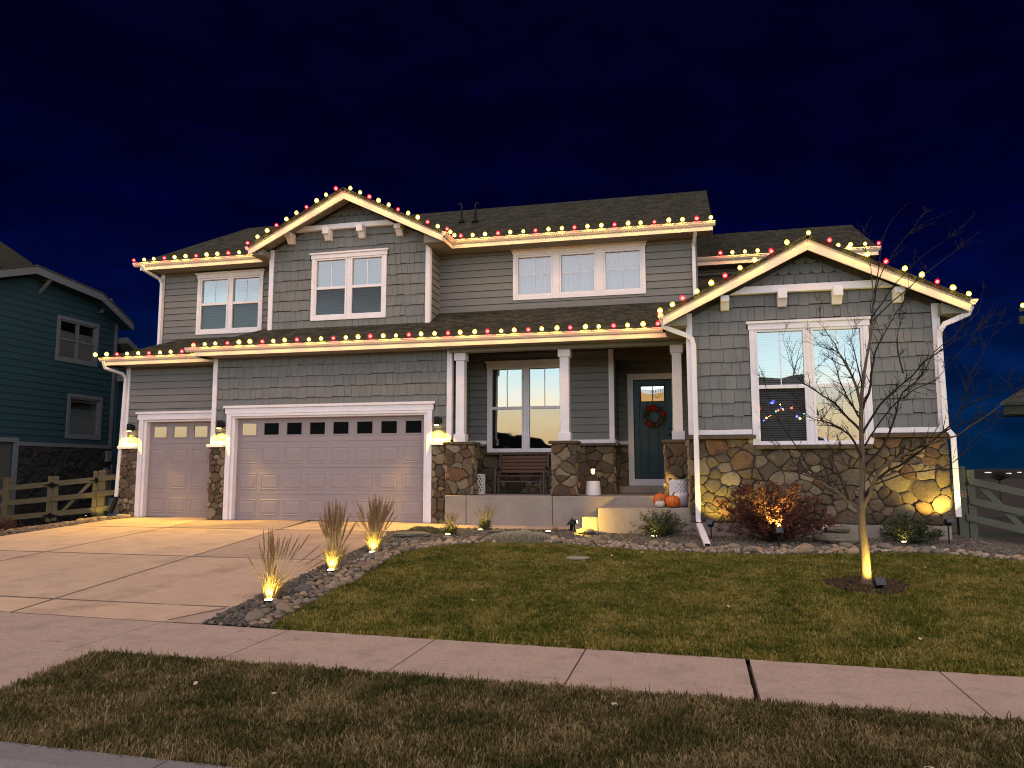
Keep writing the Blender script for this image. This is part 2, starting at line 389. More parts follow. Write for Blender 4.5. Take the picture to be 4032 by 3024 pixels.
# rolled kerb with gutter pan
kerb = structure(link('kerb', None))
x = -24.0
while x < 24:
    x1 = x+3.0-.012
    prof = [(3.35, -.13), (3.62, -.10), (3.74, -.03), (3.86, 0), (4.08, 0.0)]
    mb = MB()
    for xx in (x, x1):
        for yy, zz in prof: mb.v.append((xx, yy, gh(xx, yy)+zz))
        for yy, zz in ((4.08, -.2), (3.35, -.2)): mb.v.append((xx, yy, gh(xx, yy)+zz))
    n = 7
    mb.f += [tuple(range(n)), tuple(range(2*n-1, n-1, -1))]+[(i, n+i, n+(i+1) % n, (i+1) % n) for i in range(n)]
    o = obj('kerb_section', mb, KERB, kerb); x += 3.0
    if x > -3 and x < -2.5: pass
# public sidewalk, one slab each; the joint at x=0.40 has opened up and crumbled
sw = structure(link('sidewalk', None))
JX = [-22.2, -20.65, -19.1, -17.6, -16.1, -14.6, -13.1, -11.6, -10.1, -8.6, -7.1, -5.58, -4.08, -2.52, -1.05, .39, 1.93, 3.45, 4.95, 6.45, 7.95, 9.5, 11]
for i in range(len(JX)-1):
    a, b = JX[i], JX[i+1]
    ga = .018 if abs(a-.39) < .01 else .008; gb = .024 if abs(b-.39) < .01 else .008
    if b < -5 or a > 5: ga = gb = .004
    n = 24; pts = []
    for k in range(n+1):                       # wobbling edges
        y = 6.08+(7.36-6.08)*k/n; wob = (.006*noise.noise(Vector((b*3, y*6, 0))) if gb > .01 else 0); pts.append((b-gb-wob-(.02*max(0, 1-k/2.5)+.0*k if gb > .01 else 0), y))
    for k in range(n, -1, -1):
        y = 6.08+(7.36-6.08)*k/n; wob = (.006*noise.noise(Vector((a*3, y*6, 5))) if ga > .01 else 0); pts.append((a+ga+wob, y))
    o = sheet('slab', pts, CONCW, 0, 0, .12, sw)
# driveway
dw = structure(link('driveway', None))
def jl(y, xa, ya, xb, yb): return xa+(xb-xa)*(y-ya)/(yb-ya)
cols = [lambda y: jl(y, -13.5, 7.4, -14.15, 15.5), lambda y: jl(y, -10.65, 7.4, -11.6, 15.5), lambda y: jl(y, -7.6, 7.4, -8.78, 15.3), lambda y: jl(y, -5.12, 7.4, -6.02, 15)]
rows = [7.375, 8.155, 11.51, 15.23, 17.04]
for r in range(4):
    for c in range(3):
        y0, y1 = rows[r]+.009, rows[r+1]-.009
        R_ = lambda y: cols[c+1](y)-.009 if not (c == 2 and r == 3) else -6.02
        Lx = lambda y: cols[c](y)+.009
        if r == 0 and c == 2:
            for (la, lb) in ((Lx, lambda y: jl(y, -5.57, 7.45, -5.31, 8.04)-.005), (lambda y: jl(y, -5.57, 7.45, -5.31, 8.04)+.005, lambda y: -5.15)):
                o = sheet('slab', [(la(y0), y0), (lb(y0), y0), (lb(y1), y1), (la(y1), y1)], CONC, 0, 0, .12, dw)
            continue
        if r == 3 and c == 2:
            o = sheet('slab', [(Lx(y0), y0), (-6.3, y0), (-5.9, 15.55), (-5.45, 15.93), (-5.0, 15.97), (-5.0, 16.62), (-5.47, 16.62), (-5.47, y1+.4), (Lx(y1), y1+.4)], CONC, 0, 0, .12, dw)
        else:
            yy = y1+(.4 if c > 0 and r == 3 else (.75 if r == 3 else 0))
            n = 4; P = [(Lx(y0+(yy-y0)*k/n), y0+(yy-y0)*k/n) for k in range(n+1)]+[(R_(y0+(yy-y0)*k/n), y0+(yy-y0)*k/n) for k in range(n, -1, -1)]
            o = sheet('slab', P[::-1], CONC, 0, 0, .12, dw)
# apron between sidewalk and kerb
ap = structure(link('driveway_apron', None))
for a, b in ((-14.2, -11.2), (-11.19, -8.2), (-8.19, -5.05)):
    pr = -5.15 if b > -6 else b
    o = sheet('slab', [(a, 4.09), (b if b < -6 else -4.9, 4.09), (b if b < -6 else -5.1, 5.0), (pr if b < -6 else -5.3, 6.068), (a, 6.068)], CONCW, -.004, 0, .12, ap)
def strip_joint(par, p, q, wd):
    d = Vector((q[0]-p[0], q[1]-p[1])).normalized(); n_ = Vector((-d.y, d.x))*wd/2
    k = sheet('joint', [(p[0]-n_.x, p[1]-n_.y), (q[0]-n_.x, q[1]-n_.y), (q[0]+n_.x, q[1]+n_.y), (p[0]+n_.x, p[1]+n_.y)], JOINT, .0035, 1.0, 0, par)
for y_, xa_, xb_ in ((7.372, -13.5, -5.14), (8.155, -13.6, -5.30), (11.51, -13.85, -5.62), (15.23, -14.1, -6.3)): strip_joint(dw, (xa_, y_), (xb_, y_), .045)
for c_ in (1, 2): strip_joint(dw, (cols[c_](7.43), 7.43), (cols[c_](15.2), 15.2), .03); strip_joint(dw, (cols[c_](15.27), 15.27), (cols[c_](17.0), 17.0), .025)
strip_joint(dw, (-5.57, 7.45), (-5.31, 8.1), .035)
# entry walk
wk = structure(link('walkway', None))
for a, b in ((-4.99, -3.6), (-3.59, -2.0)):
    o = sheet('slab', [(a, 15.97), (b, 16.02), (b, 16.62), (a, 16.62)], CONC, 0, 0, .1, wk); bevel(o, .006)

# lawn, park strip, planting bed --------------------------------------------------
EDGE = [(-4.3, 7.42), (-4.44, 7.8), (-4.46, 8.31), (-4.49, 8.94), (-4.58, 9.45), (-4.55, 9.89), (-4.68, 10.67), (-4.76, 11.4), (-4.84, 12.1), (-4.84, 12.6), (-4.56, 13.27), (-4.13, 13.65),
        (-3.77, 13.87), (-2.87, 14.01), (-2.12, 13.87), (-1.65, 13.61), (-.82, 13.38), (-.03, 13.29), (1.12, 13.3), (1.93, 13.45), (2.47, 13.6), (3.0, 13.78), (3.69, 13.8), (4.2, 13.57), (4.71, 13.28), (6.0, 12.7), (9.0, 11.6), (14, 10.0)]
LAWN = mat('lawn_soil', (.030, .024, .010), 1, .3, 14, .8, 40)
lawn = sheet('lawn', EDGE+[(14, 7.4), (4, 7.39)], LAWN, -.012); lawn['kind'] = 'stuff'
strip = sheet('park_strip', [(-4.9, 4.1), (14, 4.1), (14, 6.05), (-5.25, 6.05), (-5.1, 5.05)], LAWN, -.012); strip['kind'] = 'stuff'
strip.name = 'park_strip_grass'; lawn.name = 'lawn_grass'
def grassmat(name, a, b, c):
    m = bpy.data.materials.new(name); m.use_nodes = True
    t = m.node_tree; n = t.nodes; N = n.new; L = t.links.new; bs = n['Principled BSDF']; bs.inputs['Roughness'].default_value = .85; bs.inputs['Specular IOR Level'].default_value = .1
    g = N('ShaderNodeNewGeometry'); nz = N('ShaderNodeTexNoise'); nz.inputs['Scale'].default_value = 1.6; nz.inputs['Detail'].default_value = 5; nz.inputs['Roughness'].default_value = .6; L(g.outputs['Position'], nz.inputs[0])
    oi = N('ShaderNodeObjectInfo'); ad = N('ShaderNodeMath'); ad.operation = 'MULTIPLY_ADD'; ad.inputs[1].default_value = .42; L(oi.outputs['Random'], ad.inputs[0]); L(nz.outputs[0], ad.inputs[2])
    r = N('ShaderNodeValToRGB'); e = r.color_ramp.elements; e[0].position = .45; e[0].color = (*a, 1); e[1].position = .93; e[1].color = (*c, 1); k = e.new(.68); k.color = (*b, 1)
    L(ad.outputs[0], r.inputs[0]); L(r.outputs[0], bs.inputs['Base Color']); return m
GRASS = grassmat('turf_blades', (.044, .072, .010), (.130, .120, .019), (.30, .235, .068))
GRASS2 = grassmat('turf_blades_dry', (.032, .042, .012), (.092, .076, .025), (.27, .20, .10))
def tuft(nb, h, seed, wd=.0045, spread=.05):
    rnd = random.Random(seed); mb = MB()
    for i in range(nb):
        x, y = rnd.uniform(-spread, spread), rnd.uniform(-spread, spread); a = rnd.uniform(0, 6.28); hh = h*rnd.uniform(.5, 1.15); lean = rnd.uniform(.15, 1.0)*hh
        dx, dy = math.cos(a), math.sin(a); px, py = -dy*wd, dx*wd
        mb.add([(x-px, y-py, -.01), (x+px, y+py, -.01), (x+dx*lean*.35+px*.8, y+dy*lean*.35+py*.8, hh*.62), (x+dx*lean*.35-px*.8, y+dy*lean*.35-py*.8, hh*.62), (x+dx*lean, y+dy*lean, hh)], [(0, 1, 2, 3), (3, 2, 4)])
    return mb
tf = [proto('turf_tuft', tuft(18, .036, s, .0036, .045), GRASS) for s in (1, 2, 3)]
tf2 = [proto('turf_tuft_dry', tuft(22, .035, s, .0032), GRASS2) for s in (11, 12, 13)]
scatter(lawn, tf, 650, .7, 1.25, .25, 3)
scatter(strip, tf2, 1050, .75, 1.35, .3, 5)
# longer grass leaning over the sidewalk edges
for nm, pts, dens in (('lawn_edge_grass', [(-4.25, 7.38), (8, 7.37), (8, 7.62), (-4.25, 7.62)], 500), ('park_strip_edge_grass', [(-5.2, 5.93), (9, 5.93), (9, 6.08), (-5.2, 6.08)], 500)):
    e = sheet(nm, pts, LAWN, -.016, 1.0); e['kind'] = 'stuff'
    scatter(e, tf2 if 'strip' in nm else tf, dens, 1.0, 1.5, .45, 9)
BEDP = [(-5.13, 7.42), (-5.29, 8.6), (-5.5, 10.3), (-5.7, 12.0), (-5.82, 13.2), (-6.04, 14.6), (-6.28, 15.2), (-5.88, 15.53), (-5.43, 15.91), (-5.0, 15.95), (-2.0, 16.0), (-2.0, 15.52), (-.12, 15.52), (-.12, 15.40), (4.4, 15.40), (4.4, 17.6), (9, 17.6), (14, 16), (14, 10.02)]
bed = sheet('gravel_bed', BEDP+EDGE[::-1][1:], SOIL, -.008); bed['kind'] = 'stuff'
gr = []
for s in range(5):
    m_ = MB(); blob(m_, (0, 0, .008), (.026, .019, .014), 6, 3, seed=s, rough=.3); gr.append(proto('gravel_piece', m_, GRAV))
scatter(bed, gr, 760, .55, 1.5, .5, 2)
BEDL = [(-13.6, 8), (-13.98, 13.2), (-14.17, 15.5), (-14.15, 17.4), (-15.1, 17.4), (-15.9, 17.2), (-16.2, 14), (-16.4, 8)]
bedl = sheet('side_gravel_bed', BEDL, SOIL, -.008); bedl['kind'] = 'stuff'
grb = mat('gravel_stone_brown', (.14, .11, .085), .9, .2, 30, .4, 60, rnd=[(.14, .10, .075), (.21, .155, .11), (.09, .07, .055)])
gr2 = []
for s in range(3):
    m_ = MB(); blob(m_, (0, 0, .012), (.045, .035, .022), 6, 3, seed=s+20, rough=.3); gr2.append(proto('gravel_piece', m_, grb))
scatter(bedl, gr2, 240, .6, 1.4, .5, 4)

# ================================================================== HOUSE
house = thing('house', 'two storey grey sided house with stone wainscot, white trim and two garage doors', 'house')
H = house
def sub_rects(r, holes):
    out = [r]
    for h in holes:
        nx = []
        for a in out:
            x0, x1, z0, z1 = a
            if h[0] >= x1 or h[1] <= x0 or h[2] >= z1 or h[3] <= z0: nx.append(a); continue
            if h[0] > x0: nx.append((x0, h[0], z0, z1))
            if h[1] < x1: nx.append((h[1], x1, z0, z1))
            X0, X1 = max(x0, h[0]), min(x1, h[1])
            if h[2] > z0: nx.append((X0, X1, z0, h[2]))
            if h[3] < z1: nx.append((X0, X1, h[3], z1))
        out = [q for q in nx if q[1]-q[0] > .004 and q[3]-q[2] > .004]
    return out
def clip(poly, planes):
    for a, b, c in planes:                   # keep a*x+b*z<=c
        o = []
        for i in range(len(poly)):
            p, q = poly[i], poly[(i+1) % len(poly)]; dp = a*p[0]+b*p[1]-c; dq = a*q[0]+b*q[1]-c
            if dp <= 0: o.append(p)
            if (dp < 0 < dq) or (dq < 0 < dp): t = dp/(dp-dq); o.append((p[0]+(q[0]-p[0])*t, p[1]+(q[1]-p[1])*t))
        poly = o
        if len(poly) < 3: return []
    return poly
class Face:
    """a wall plane: u runs along the wall, z up, n points out"""
    def __init__(s, o, u, n): s.o = Vector(o); s.u = Vector(u); s.n = Vector(n)
    def p(s, u, z, d): v = s.o+s.u*u+s.n*d; return (v.x, v.y, z)
FRONT = lambda Y: Face((0, Y, 0), (1, 0, 0), (0, -1, 0))
SIDEP = lambda X: Face((X, 0, 0), (0, 1, 0), (1, 0, 0))     # faces +x, u = y
SIDEN = lambda X: Face((X, 0, 0), (0, -1, 0), (-1, 0, 0))   # faces -x, u = -y
def wall(name, F, u0, u1, z0, z1, holes=(), th=.14, m=None, parent=None, planes=()):
    mb = MB()
    for r in sub_rects((u0, u1, z0, z1), holes):
        pl = clip([(r[0], r[2]), (r[1], r[2]), (r[1], r[3]), (r[0], r[3])], planes)
        if pl: mb.prism([F.p(u, z, 0) for u, z in pl], [F.p(u, z, -th) for u, z in pl])
    return obj(name, mb, m or MORT, parent or H)
def wedge(mb, F, pl, zb, zt, db, dt):
    f = lambda z: db+(dt-db)*(z-zb)/(zt-zb)
    mb.prism([F.p(u, z, f(z)) for u, z in pl], [F.p(u, z, .001) for u, z in pl])
def laps(F, u0, u1, z0, z1, holes=(), planes=(), zref=None, ex=.178, m=SIDE, parent=None, joints=True):
    z = zref if zref is not None else z0
    while z > z0+.001: z -= ex
    while z+ex < z0+.001: z += ex
    rr = random.Random(int(u0*100+z0*10))
    while z < z1-.005:
        cuts = [u0, u1]
        if u1-u0 > 3.7 and joints: cuts = [u0, u0+rr.uniform(1.2, u1-u0-1.2), u1]
        for a, b in zip(cuts[:-1], cuts[1:]):
            for r in sub_rects((a+.0015, b-.0015, max(z, z0), min(z+ex-.011, z1)), holes):  # gap above each board bares the dark wall, standing in for lap shadow
                pl = clip([(r[0], r[2]), (r[1], r[2]), (r[1], r[3]), (r[0], r[3])], planes)
                if pl: mb = MB(); wedge(mb, F, pl, z, z+ex, .030, .008); obj('siding_board', mb, m, parent or H)
        z += ex
SH = []                                    # shingles: (priority, mb)
def shingles(F, u0, u1, z0, z1, holes=(), planes=(), zref=None, ex=.264, prio=1.0, seed=1):
    rr = random.Random(seed); z = zref if zref is not None else z0
    while z > z0+.001: z -= ex
    while z < z1-.01:
        u = u0-rr.uniform(0, .12)
        while u < u1:
            wd = rr.choice((.13, .165, .185, .21, .235)); j = rr.choice((-.012, -.004, .004, .012))
            a, b = max(u+.003, u0), min(u+wd-.003, u1); u += wd
            if b-a < .02: continue
            for r in sub_rects((a, b, max(z+j, z0), min(z+ex-.009+max(0, -j)*.0, z1)), holes):  # dark gap over each course drawn in place of a shadow line
                pl = clip([(r[0], r[2]), (r[1], r[2]), (r[1], r[3]), (r[0], r[3])], planes)
                if not pl: continue
                mb = MB(); wedge(mb, F, pl, z-.012, z+ex+.014, .034+rr.uniform(-.002, .002), .008)
                us = [q[0] for q in pl]; zs = [q[1] for q in pl]
                SH.append((prio*(max(us)-min(us))*(max(zs)-min(zs)), mb))
        z += ex
ST = []                                    # veneer stones: (priority, mb)
def veneer(F, u0, u1, z0, z1, size, prio=1.0, seed=1, holes=(), depth=.045, ls=1.25, gap=.007):
    rr = random.Random(seed); S = []
    area = (u1-u0)*(z1-z0); n = max(3, int(area/(size*size*.72)))
    tries = 0
    while len(S) < n and tries < n*60:
        tries += 1
        p = (rr.uniform(u0, u1), rr.uniform(z0, z1)); k = size*rr.choice((.38, .5, .65, .85, 1.05, 1.2))
        if all(((p[0]-q[0])/ls)**2+((p[1]-q[1])*1.0)**2 > (k*.5+q[2]*.5)**2*.95 for q in S): S.append((p[0], p[1], k))
    for (px, pz, pk) in S:
        poly = [(u0+gap/2, z0+gap/2), (u1-gap/2, z0+gap/2), (u1-gap/2, z1-gap/2), (u0+gap/2, z1-gap/2)]
        pls = []
        for (qx, qz, qk) in S:
            if (qx, qz) == (px, pz): continue
            dx, dz = (qx-px)/ls**2, (qz-pz); d = math.hypot(qx-px, qz-pz)
            if d > size*3.4: continue
            # weighted bisector
            t = .5+.20*(pk-qk)/size
            mx_, mz_ = px+(qx-px)*t, pz+(qz-pz)*t; ln = math.hypot(dx, dz)
            pls.append((dx/ln, dz/ln, (dx*mx_+dz*mz_)/ln-gap/2))
        poly = clip(poly, pls)
        if len(poly) < 3: continue
        for h in holes:
            cx_ = sum(p[0] for p in poly)/len(poly); cz_ = sum(p[1] for p in poly)/len(poly)
            if h[0]-.02 < cx_ < h[1]+.02 and h[2] < cz_ < h[3]+.02: poly = clip(poly, [(1, 0, h[0])]) if cx_ < h[0]+.05 else (clip(poly, [(-1, 0, -h[1])]) if cx_ > h[1]-.05 else [])
            else:
                if cx_ <= h[0] and cz_ > h[2]: poly = clip(poly, [(1, 0, h[0])])
                elif cx_ >= h[1] and cz_ > h[2]: poly = clip(poly, [(-1, 0, -h[1])])
                elif h[0] < cx_ < h[1]: poly = clip(poly, [(0, 1, h[2])])
            if len(poly) < 3: poly = []; break
        if not poly: continue
        pd = []
        for i in range(len(poly)):                       # bend the joints: same warp for all stones of the wall
            a, b = poly[i], poly[(i+1) % len(poly)]; m_ = max(1, int(math.hypot(a[0]-b[0], a[1]-b[1])/.055))
            for k_ in range(m_): pd.append((a[0]+(b[0]-a[0])*k_/m_, a[1]+(b[1]-a[1])*k_/m_))
        wa = .22*size
        ed = lambda u, z: max(0, min(1, min(u-u0, u1-u, z-z0, z1-z)/.06))*(0 if holes and any(h[0]-.08 < u < h[1]+.08 and z > h[2]-.08 for h in holes) else 1)
        poly = [(u+wa*ed(u, z)*noise.noise(Vector((u*5.5, z*5.5, seed*.7))), z+wa*ed(u, z)*noise.noise(Vector((u*5.5, z*5.5, seed*.7+40)))) for u, z in pd]
        q = []
        for i in range(len(poly)):                       # round the corners
            a, b, c = poly[i-1], poly[i], poly[(i+1) % len(poly)]
            la, lc = math.hypot(a[0]-b[0], a[1]-b[1]), math.hypot(c[0]-b[0], c[1]-b[1])
            if la < .004 or lc < .004: continue
            ta, tcc = min(.40, .032/la), min(.40, .032/lc)
            q.append((b[0]+(a[0]-b[0])*ta, b[1]+(a[1]-b[1])*ta)); q.append((b[0]+(c[0]-b[0])*tcc, b[1]+(c[1]-b[1])*tcc))
        if len(q) < 4: continue
        if len(q) > 12: q = q[::2]
        cx_ = sum(p[0] for p in q)/len(q); cz_ = sum(p[1] for p in q)/len(q); n = len(q)
        dp = depth*rr.uniform(.55, 1.35); tu, tz = rr.uniform(-.22, .22), rr.uniform(-.22, .22)
        mb = MB()
        for f, d in ((1, -.005), (1.0, dp*.45), (.95, dp*.80), (.76, dp)):
            for (u, z) in q:
                uu, zz = cx_+(u-cx_)*f, cz_+(z-cz_)*f
                uu += .010*noise.noise(Vector((uu*14, zz*14, seed+3))); zz += .010*noise.noise(Vector((uu*14, zz*14, seed+9)))
                nn = noise.noise(Vector((uu*9, zz*9, seed)))*.010 if d > .001 else 0
                mb.v.append(F.p(uu, zz, max(-.005, d+((uu-cx_)*tu+(zz-cz_)*tz+nn if d > .001 else 0))))
        for j in range(3):
            for i in range(n): mb.f.append((j*n+i, j*n+(i+1) % n, (j+1)*n+(i+1) % n, (j+1)*n+i))
        mb.v.append(F.p(cx_, cz_, dp*1.06)); c = len(mb.v)-1
        mb.f += [(3*n+i, 3*n+(i+1) % n, c) for i in range(n)]
        us = [p[0] for p in q]; zs = [p[1] for p in q]
        ST.append((prio*(max(us)-min(us))*(max(zs)-min(zs)), mb))
def scallops(F, xc, zb, rows, planes, w_=.205, hgt=.205):
    for k in range(rows):
        z = zb+k*hgt; u = xc-6*w_-(w_/2 if k % 2 else 0)
        while u < xc+6*w_:
            pts = [(u+.003, z+hgt-.008), (u+.003, z+.05)]+[(u+w_/2-(w_/2-.002)*math.cos(t), z+.05-.062*math.sin(t)) for t in [math.pi*i/7 for i in range(1, 7)]]+[(u+w_-.003, z+.05), (u+w_-.003, z+hgt-.008)]  # gap at the top edge shows dark backing as a shadow line
            pl = clip(pts, planes)
            if len(pl) > 2:
                mb = MB(); wedge(mb, F, pl, z-.02, z+hgt+.03, .032, .008); obj('scalloped_shingle', mb, SHNG, H)
            u += w_
def trim(name, x0, x1, y0, y1, z0, z1, m=TRIM, parent=None, bv=.004): 
    o = obj(name, MB().box(x0, x1, y0, y1, z0, z1), m, parent or H); bevel(o, bv); return o

def gable_planes(xc, zr, m=.5): return [(m, 1, zr+m*xc), (-m, 1, zr-m*xc)]

# ---- windows --------------------------------------------------------------------
def window(F, u0, u1, z0, z1, units, hung=True, rail=None, muntin='top', fill='blind', gaps=.10, depth=.02, room=True, lowg=None):
    """u0..u1,z0..z1 is the hole in the wall; glass sits behind the wall face"""
    fr = MB(); fw = .045
    W = (u1-u0-gaps*(units-1))/units
    def fb(mb, a, b, c, d, d0, d1):
        mb.add([F.p(a, c, d0), F.p(b, c, d0), F.p(b, c, d1), F.p(a, c, d1), F.p(a, d, d0), F.p(b, d, d0), F.p(b, d, d1), F.p(a, d, d1)],
               [(0, 3, 2, 1), (4, 5, 6, 7), (0, 1, 5, 4), (1, 2, 6, 5), (2, 3, 7, 6), (3, 0, 4, 7)])
    wn = None; P = []
    for k in range(units):
        a = u0+k*(W+gaps); b = a+W
        for r in ((a, a+fw, z0, z1), (b-fw, b, z0, z1), (a+fw, b-fw, z0, z0+fw), (a+fw, b-fw, z1-fw, z1)): fb(fr, *r, .035, -.08)
        if hung:
            fb(fr, a+fw, b-fw, rail-.035, rail+.035, .022, -.06)
            P += [(a+fw, b-fw, z0+fw, rail-.035, 1), (a+fw, b-fw, rail+.035, z1-fw, 0)]
        else: P += [(a+fw, b-fw, z0+fw, z1-fw, 0)]
        if k: fb(fr, a-gaps, a, z0, z1, .02, -.10)
    wn = obj('window', fr, TRIM, H); bevel(wn, .004)
    for (a, b, c, d, low) in P:
        g = MB(); dd = -.012 if low else -.022
        g.add([F.p(a, c, dd), F.p(b, c, dd), F.p(b, d, dd), F.p(a, d, dd)], [(0, 1, 2, 3)])
        obj('pane', g, (lowg or PANES) if low else PANE, wn)
        mm = MB()
        if muntin == 'top' and not low: fb(mm, (a+b)/2-.009, (a+b)/2+.009, c, d, dd+.008, dd-.012)
        if muntin == 'cross':
            zm = c+(d-c)*.53; fb(mm, a, b, zm-.009, zm+.009, dd+.008, dd-.012); fb(mm, (a+b)/2-.009, (a+b)/2+.009, zm+.009, d, dd+.008, dd-.012)
        if mm.v: obj('muntin', mm, TRIM, wn)
    # what hangs behind the glass
    for k in range(units):
        a = u0+k*(W+gaps)+.02; b = a+W-.04
        if fill.startswith('blind'):
            bl = MB(); zz = z0+.03; top = z1-.03
            fb(bl, a, b, top-.045, top, -.055, -.095)
            zb_ = z0+.04 if fill == 'blind' else z0+.04
            while zz < top-.05:
                t = .016
                bl.add([F.p(a, zz, -.064), F.p(b, zz, -.064), F.p(b, zz+.036, -.088), F.p(a, zz+.036, -.088)], [(0, 1, 2, 3)]); zz += .044
            obj('blind', bl, BLIND, wn)
        elif fill == 'curtain':
            for (ca, cb) in ((a, (a+b)/2-.004), ((a+b)/2+.004, b)):
                cu = MB(); n = 46
                for zz in (z0+.02, z1-.02):
                    for i in range(n+1):
                        u = ca+(cb-ca)*i/n; cu.v.append(F.p(u, zz, -.13+.022*math.sin(i*1.05+ca*9)+.010*math.sin(i*.47+2)))
                for i in range(n): cu.f.append((i, i+1, n+2+i, n+1+i))
                obj('curtain', cu, CURT, wn, smooth=True)
    if room:
        rb = MB()
        A = [F.p(u0-.02, z0-.02, -.13), F.p(u1+.02, z0-.02, -.13), F.p(u1+.02, z1+.02, -.13), F.p(u0-.02, z1+.02, -.13)]
        B = [F.p(u0-.02, z0-.02, -.95), F.p(u1+.02, z0-.02, -.95), F.p(u1+.02, z1+.02, -.95), F.p(u0-.02, z1+.02, -.95)]
        rb.add(A+B, [(4, 5, 6, 7), (0, 1, 5, 4), (1, 2, 6, 5), (2, 3, 7, 6), (3, 0, 4, 7)])
        obj('room', rb, DARK, wn)
    return wn
def wtrim(Y, x0, x1, z0, z1, sw_=.10, hd=.13, cap=True, sill=.11, over=.045, bottom=True):
    """flat casing around a front-facing hole; header with a small cap"""
    y0, y1 = Y-.045, Y-.002
    trim('window_trim', x0-sw_, x0-.001, y0, y1, z0-(sill if bottom else 0), z1)
    trim('window_trim', x1+.001, x1+sw_, y0, y1, z0-(sill if bottom else 0), z1)
    if bottom: trim('window_trim', x0-.001, x1+.001, y0-.003, y1, z0-sill, z0)
    trim('window_header', x0-sw_-.02, x1+sw_+.02, y0-.012, y1, z1, z1+hd-.045)
    trim('window_header_cap', x0-sw_-over-.01, x1+sw_+over+.01, y0-.045, y1, z1+hd-.045, z1+hd)

# ---- gutters -----------------------------------------------------------------------
def gutter(p0, p1, out_, parent=None, z=None, name='gutter'):
    """K-style gutter; p0,p1 = back top line, out_ = outward unit vector"""
    p0, p1, o_ = Vector(p0), Vector(p1), Vector(out_)
    prof = [(0, 0), (.115, 0), (.115, -.022), (.100, -.030), (.100, -.048), (.060, -.095), (0, -.10)]
    mb = MB()
    mb.prism([tuple(p0+o_*a+Vector((0, 0, b))) for a, b in prof], [tuple(p1+o_*a+Vector((0, 0, b))) for a, b in prof])
    return obj(name, mb, GUTT, parent or H)
def fascia(p0, p1, out_, h=.10, th=.03):
    p0, p1, o_ = Vector(p0), Vector(p1), Vector(out_)
    mb = MB(); prof = [(0, 0), (th, 0), (th, -h), (0, -h)]
    mb.prism([tuple(p0+o_*a+Vector((0, 0, b))) for a, b in prof], [tuple(p1+o_*a+Vector((0, 0, b))) for a, b in prof])
    return obj('fascia', mb, GUTT, H)
def roofslab(name, pts, th=.10, uvdir=None, m=None):
    """pts: planar loop; uv in metres along eave / slope"""
    P = [Vector(p) for p in pts]; n = (P[1]-P[0]).cross(P[2]-P[0]).normalized()
    if n.z < 0: P.reverse(); n = -n
    mb = MB(); k = len(P); mb.prism([tuple(p-n*th) for p in P], [tuple(p) for p in P])
    me = mb.mesh(name, m or ROOF); u = Vector((0, 0, 1)).cross(n).normalized(); v = n.cross(u)
    ul = me.uv_layers.new(name='uv')
    for lp in me.loops:
        c = me.vertices[lp.vertex_index].co; ul.data[lp.index].uv = (c.dot(u), c.dot(v))
    return link(name, me, H)

ZE, ZU, ZG = 4.66, 7.34, 4.69     # top of lower, upper and wing gutters
YA, YB, YC, YD, YP, YQ, YG, YH = 16.90, 17.47, 17.62, 18.34, 18.36, 19.40, 15.45, 20.65
XA0, XA1, XB0, XC0, XC1, XE1, XG0, XG1 = -11.62, -5.46, -14.62, -10.60, -6.27, .12, -.11, 4.38

# ---------------- bay A : double garage ------------------------------------------------
FA = FRONT(YA)
GA = (-11.10, -6.03, .40, 3.02)
wall('wall', FA, XA0, XA1, .40, 4.52, [GA])
shingles(FA, XA0+.09, XA1-.09, 2.37, 4.46, [(-11.24, -5.89, 2.2, 3.07), (-11.31, -5.84, 3.05, 3.25)], zref=2.37, prio=1.0, seed=4)
trim('corner_board', XA0-.03, XA0+.09, YA-.05, YA-.001, 2.37, 4.47)
trim('corner_board', XA1-.09, XA1+.03, YA-.05, YA-.001, 2.37, 4.47)
trim('corner_board', XA1+.001, XA1+.03, YA, YA+.10, 2.37, 4.47)
trim('garage_door_trim', -11.23, -11.10, YA-.045, YA-.001, .495, 3.06); trim('garage_door_trim', -6.03, -5.90, YA-.045, YA-.001, .495, 3.06)
trim('garage_door_trim', -11.10, -6.03, YA-.045, YA-.001, 3.00, 3.06)
trim('garage_door_header', -11.27, -5.87, YA-.055, YA-.001, 3.062, 3.20); trim('garage_door_header_cap', -11.31, -5.83, YA-.09, YA-.001, 3.20, 3.26)
# jambs
for a, b in ((-11.13, -11.02), (-6.11, -6.0)):
    trim('garage_jamb', a, b, YA, YA+.30, .495, 3.02, TRIM)
trim('garage_jamb', -11.02, -6.11, YA+.001, YA+.30, 2.955, 3.02, TRIM)
# the stone piers beside the doors, with ledge and belly band
for a, b, Y, sd in ((XA0-.05, -11.235, YA, 11), (-5.895, XA1+.02, YA, 12)):
    veneer(FRONT(Y-.015), a, b, .49, 2.25, .19, .9, sd, depth=.055, ls=1.05)
    trim('mortar_bed', a+.01, b-.01, Y-.014, Y-.002, .49, 2.25, MORT)
    trim('stone_ledge', a-.03, b+.01, Y-.135, Y-.001, 2.25, 2.31, TRIM); trim('belly_band', a+.02, b-.01, Y-.055, Y-.001, 2.312, 2.40)

